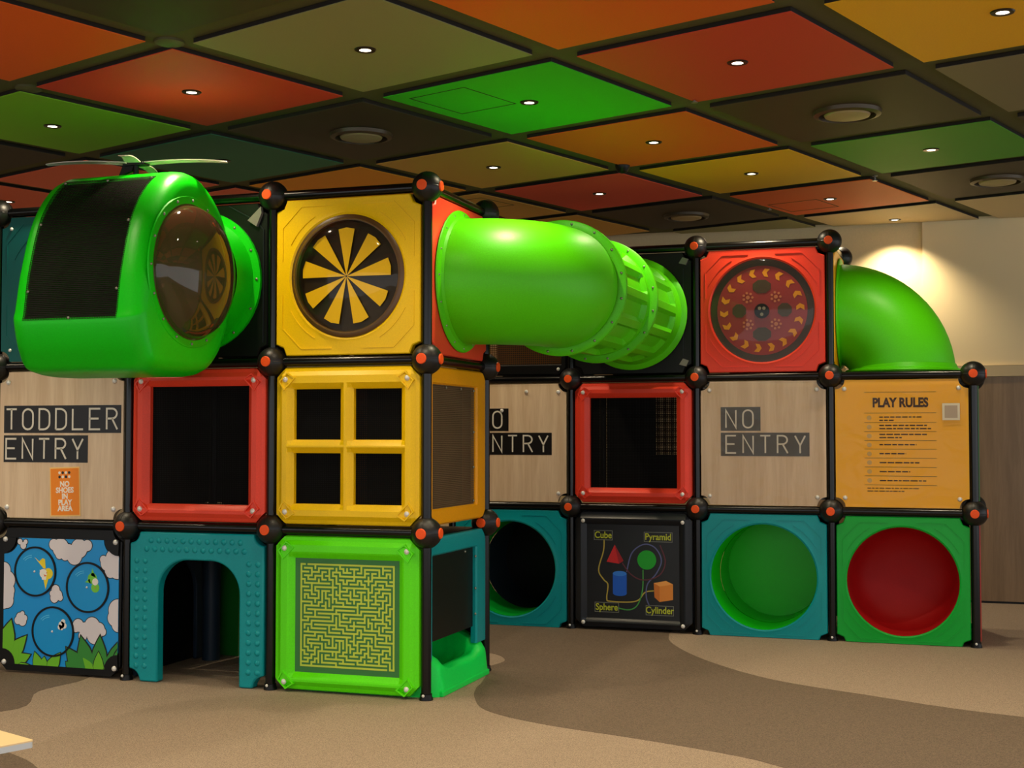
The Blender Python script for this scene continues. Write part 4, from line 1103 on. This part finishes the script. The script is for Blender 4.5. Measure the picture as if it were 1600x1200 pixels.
g.build('small_print', BRN, t, smooth=0)['label'] = 'rows of small illegible print'
g = MB()
for py in (651, 665.5, 679.5, 693.5, 707.5, 721, 735, 749): x, z = Q2(1360.5, py); g.disc(x, z, .017, .012, .0132, 18)
g.build('rule_icons', mat('icon_sand', (214, 172, 96), .6), t, smooth=0)
MB().box(.05, .95, -.024, -.0225, .04, .955).build('clear_cover', FILM2, t, smooth=0, cut=corner_cuts())
x0_, z1_ = Q2(1471, 629); x1_, z0_ = Q2(1497, 655)
qs = thing('blank_sticker', 'small pale square sticker at upper right of the play rules sign', 'sticker', (4+x0_, Y-.0245, 1+z0_))
MB().box(0, x1_-x0_, -.002, 0, 0, z1_-z0_).build('border', mat('sticker_white', (225, 212, 180), .5), qs, smooth=0)
MB().box(.016, x1_-x0_-.016, -.003, -.002, .016, z1_-z0_-.016).build('sticker_sheet', mat('sticker_grey', (182, 160, 134), .5), qs, smooth=0)

# side panels at the right end, and the dome
t = side('play_screen', 'dark green side panel at the right end, beside the play rules sign', 'panel', 5, Y, 1)
frame_body(t, plastic('dark_green_plastic', (30, 96, 24)), [(.2, .8, .2, .8)]); MB().box(.19, .81, .0, .004, .19, .81).build('infill_sheet', BLACK, t, smooth=0)
t = side('play_screen', 'dull red side panel at the right end, beside the red hole panel', 'panel', 5, Y, 0)
frame_body(t, plastic('brick_red_plastic', (170, 50, 36)), [(.2, .8, .2, .8)]); MB().box(.19, .81, .0, .004, .19, .81).build('infill_sheet', BLACK, t, smooth=0)
t = side('play_screen', 'yellow side panel between the gear panel and green dome', 'panel', 4, Y, 2)
ring_plate(MB(), .5, .5, .375, .03, -.025).build('panel_board', AMBER, t, smooth=30)
dm = thing('crawl_tube_elbow', 'green tube elbow curving down like a dome onto the play rules box', 'crawl tube', (4, 3.5, 2.5), 0)
pp = [(-.02, 0, 0)]+[(.5*sin(radians(a)), 0, -.5+.5*cos(radians(a))) for a in range(0, 91, 5)]
MB().tube(pp, RT, 64, caps=False).build('elbow', TGREEN, dm, smooth=60)
MB().lathe((0, 0, 0), (1, 0, 0), [(RT-.01, .032), (.425, .032), (.43, .038), (.425, .046), (RT, .052)], 64).build('flange', TGREEN, dm, smooth=40)
MB().lathe((.50, 0, -.5), (0, 0, 1), [(RT-.01, .035), (.43, .035), (.435, .043), (.43, .055), (.40, .065), (RT, .10)], 64).build('flange', TGREEN, dm, smooth=40)
# ------------------------------------------------------------------ inside of the frame: decks, roofs, partitions
def deck(i, y, z, where, n='deck_board'):
    tag(MB().box(.035, .965, .035, .965, -.02, .0).build(n, BLACK, loc=(i, y, z-.03), smooth=0), 'black %s board inside the frame %s' % ('roof' if n == 'roof_board' else 'deck', where), 'deck board')
for i, c3 in col.items():
    for k in (1, 2): deck(i, 0, k, 'above the '+c3[k-1])
    deck(i, 0, 3.0, 'closing the top behind the '+c3[2], 'roof_board')
for i, c3 in colb.items():
    for k in (1, 2): deck(i, 3, k, 'above the '+c3[k-1])
    if c3[2]: deck(i, 3, 3.0, 'closing the top behind the '+c3[2], 'roof_board')
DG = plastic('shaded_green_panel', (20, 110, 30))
def backp(i, y, k, m, label):
    t = front('rear_screen', label, 'panel', i, y, k); flat_board(t, m, .0)
for i, k, m, l in ((-1,0,BLACK,'black rear panel behind the bird panel'), (-1,1,BLACK,'black rear panel behind the toddler sign'), (-1,2,BLACK,'black rear panel behind the deep teal panel'),
                   (0,1,BLACK,'black rear panel behind the left red window'), (0,2,BLACK,'black rear panel behind the helicopter'), (1,2,CHAR,'charcoal rear panel behind the pinwheel'), (1,0,BLACK,'black rear panel behind the maze')):
    backp(i, 1, k, m, l)
t = front('mesh_screen_panel', 'brown mesh rear panel seen through the four pane window', 'screen panel', 1, 1, 1)
MB().heightplate(.034, .966, .034, .966, [(.16, .84, .13, .86)], [(0, 0), (.01, .014)], [(0, .004), (.01, .014)], -.02, .014).build('frame', plastic('brown_frame', (110, 60, 20)), t, smooth=0, cut=corner_cuts())
MB().box(.15, .85, .004, .007, .12, .87).build('mesh_screen', mat('brown_woven_sheet', (44, 32, 20), .8, grain=.6, scale=140), t, smooth=0)
for i, k, l in ((1,0,'tunnel'), (1,1,'half hidden sign'), (1,2,'brown mesh screen'), (2,0,'shape puzzle'), (2,2,'black tube panel'), (3,0,'green tunnel'), (3,1,'no entry sign'), (3,2,'gear panel'), (4,0,'red tunnel'), (4,1,'play rules sign')):
    backp(i, 4, k, BLACK, 'black rear panel of the back row behind the '+l)
t = front('mesh_screen_panel', 'brown mesh rear panel glimpsed through the right red window', 'screen panel', 2, 4, 1)
MB().box(.45, .90, -.004, .002, .38, .9).build('mesh_screen', MESHB, t, smooth=0)
MB().heightplate(.034, .966, .034, .966, [(.46, .89, .39, .89)], [(0, .01)], [(0, .01)], -.01, .01).build('frame', BLACK, t, smooth=0)
t = front('no_entry_sign', 'wooden sign glimpsed through the mesh of the four pane window', 'sign panel', 0, Y, 1)
sign(t, ENTRY_ROWS)
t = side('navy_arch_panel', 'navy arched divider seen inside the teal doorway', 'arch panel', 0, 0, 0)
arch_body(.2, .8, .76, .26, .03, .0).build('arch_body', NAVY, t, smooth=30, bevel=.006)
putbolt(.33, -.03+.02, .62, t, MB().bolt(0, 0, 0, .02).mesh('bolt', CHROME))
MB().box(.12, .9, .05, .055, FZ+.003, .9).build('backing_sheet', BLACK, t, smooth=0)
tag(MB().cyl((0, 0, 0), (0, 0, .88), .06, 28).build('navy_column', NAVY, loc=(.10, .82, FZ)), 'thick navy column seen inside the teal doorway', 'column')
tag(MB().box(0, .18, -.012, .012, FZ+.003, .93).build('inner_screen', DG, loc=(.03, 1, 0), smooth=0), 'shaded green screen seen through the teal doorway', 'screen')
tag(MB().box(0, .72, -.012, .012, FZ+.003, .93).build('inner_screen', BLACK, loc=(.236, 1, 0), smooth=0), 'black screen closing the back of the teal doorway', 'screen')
# ------------------------------------------------------------------ table corner in the foreground
tb_ = thing('table', 'white edged pale wood table corner at the lower left', 'table', (1.35, -4.75, FZ), 0)
ang = math.atan2(-4.054+4.122, 2.373-2.541)    # back edge direction
cx_, cy_ = 2.541, -4.122; e1 = Vector((2.373-2.541, -4.054+4.122)).normalized(); e2 = Vector((2.513-2.541, -4.224+4.122)).normalized()
e2 = Vector((-e1.y, e1.x)); e2 = e2 if e2.y < 0 else -e2
def tp(a, b_): q = Vector((cx_, cy_))+e1*a+e2*b_; return (q.x-1.35, q.y+4.75)
def slab(r, z0, z1):
    L_, W_ = 1.2, .75; pts = []
    for (a, b_, s0) in ((r, r, 180), (L_-r, r, 270), (L_-r, W_-r, 0), (r, W_-r, 90)):
        for k in range(5):
            an = radians(s0+90*k/4); pts.append(tp(a+r*cos(an), b_+r*sin(an)))
    return [[(x, y, z0) for x, y in pts], [(x, y, z1) for x, y in pts]]
b = MB().loft(slab(.012, .674, .690)); b.build('table_edge', mat('pale_blue_edge', (200, 206, 212), .4), tb_, smooth=30)
b = MB().loft(slab(.010, .690, .694)); b.build('tabletop', mat('pale_maple_top', (236, 208, 160), .35), tb_, smooth=0)
for a, b_ in ((.08, .08), (1.12, .08), (.08, .67), (1.12, .67)):
    x, y = tp(a, b_); 
    if (a, b_) == (.08, .08): x, y = tp(.22, .12)
    MB().cyl((x, y, 0), (x, y, .674), .02, 14).build('leg', STEEL, tb_)
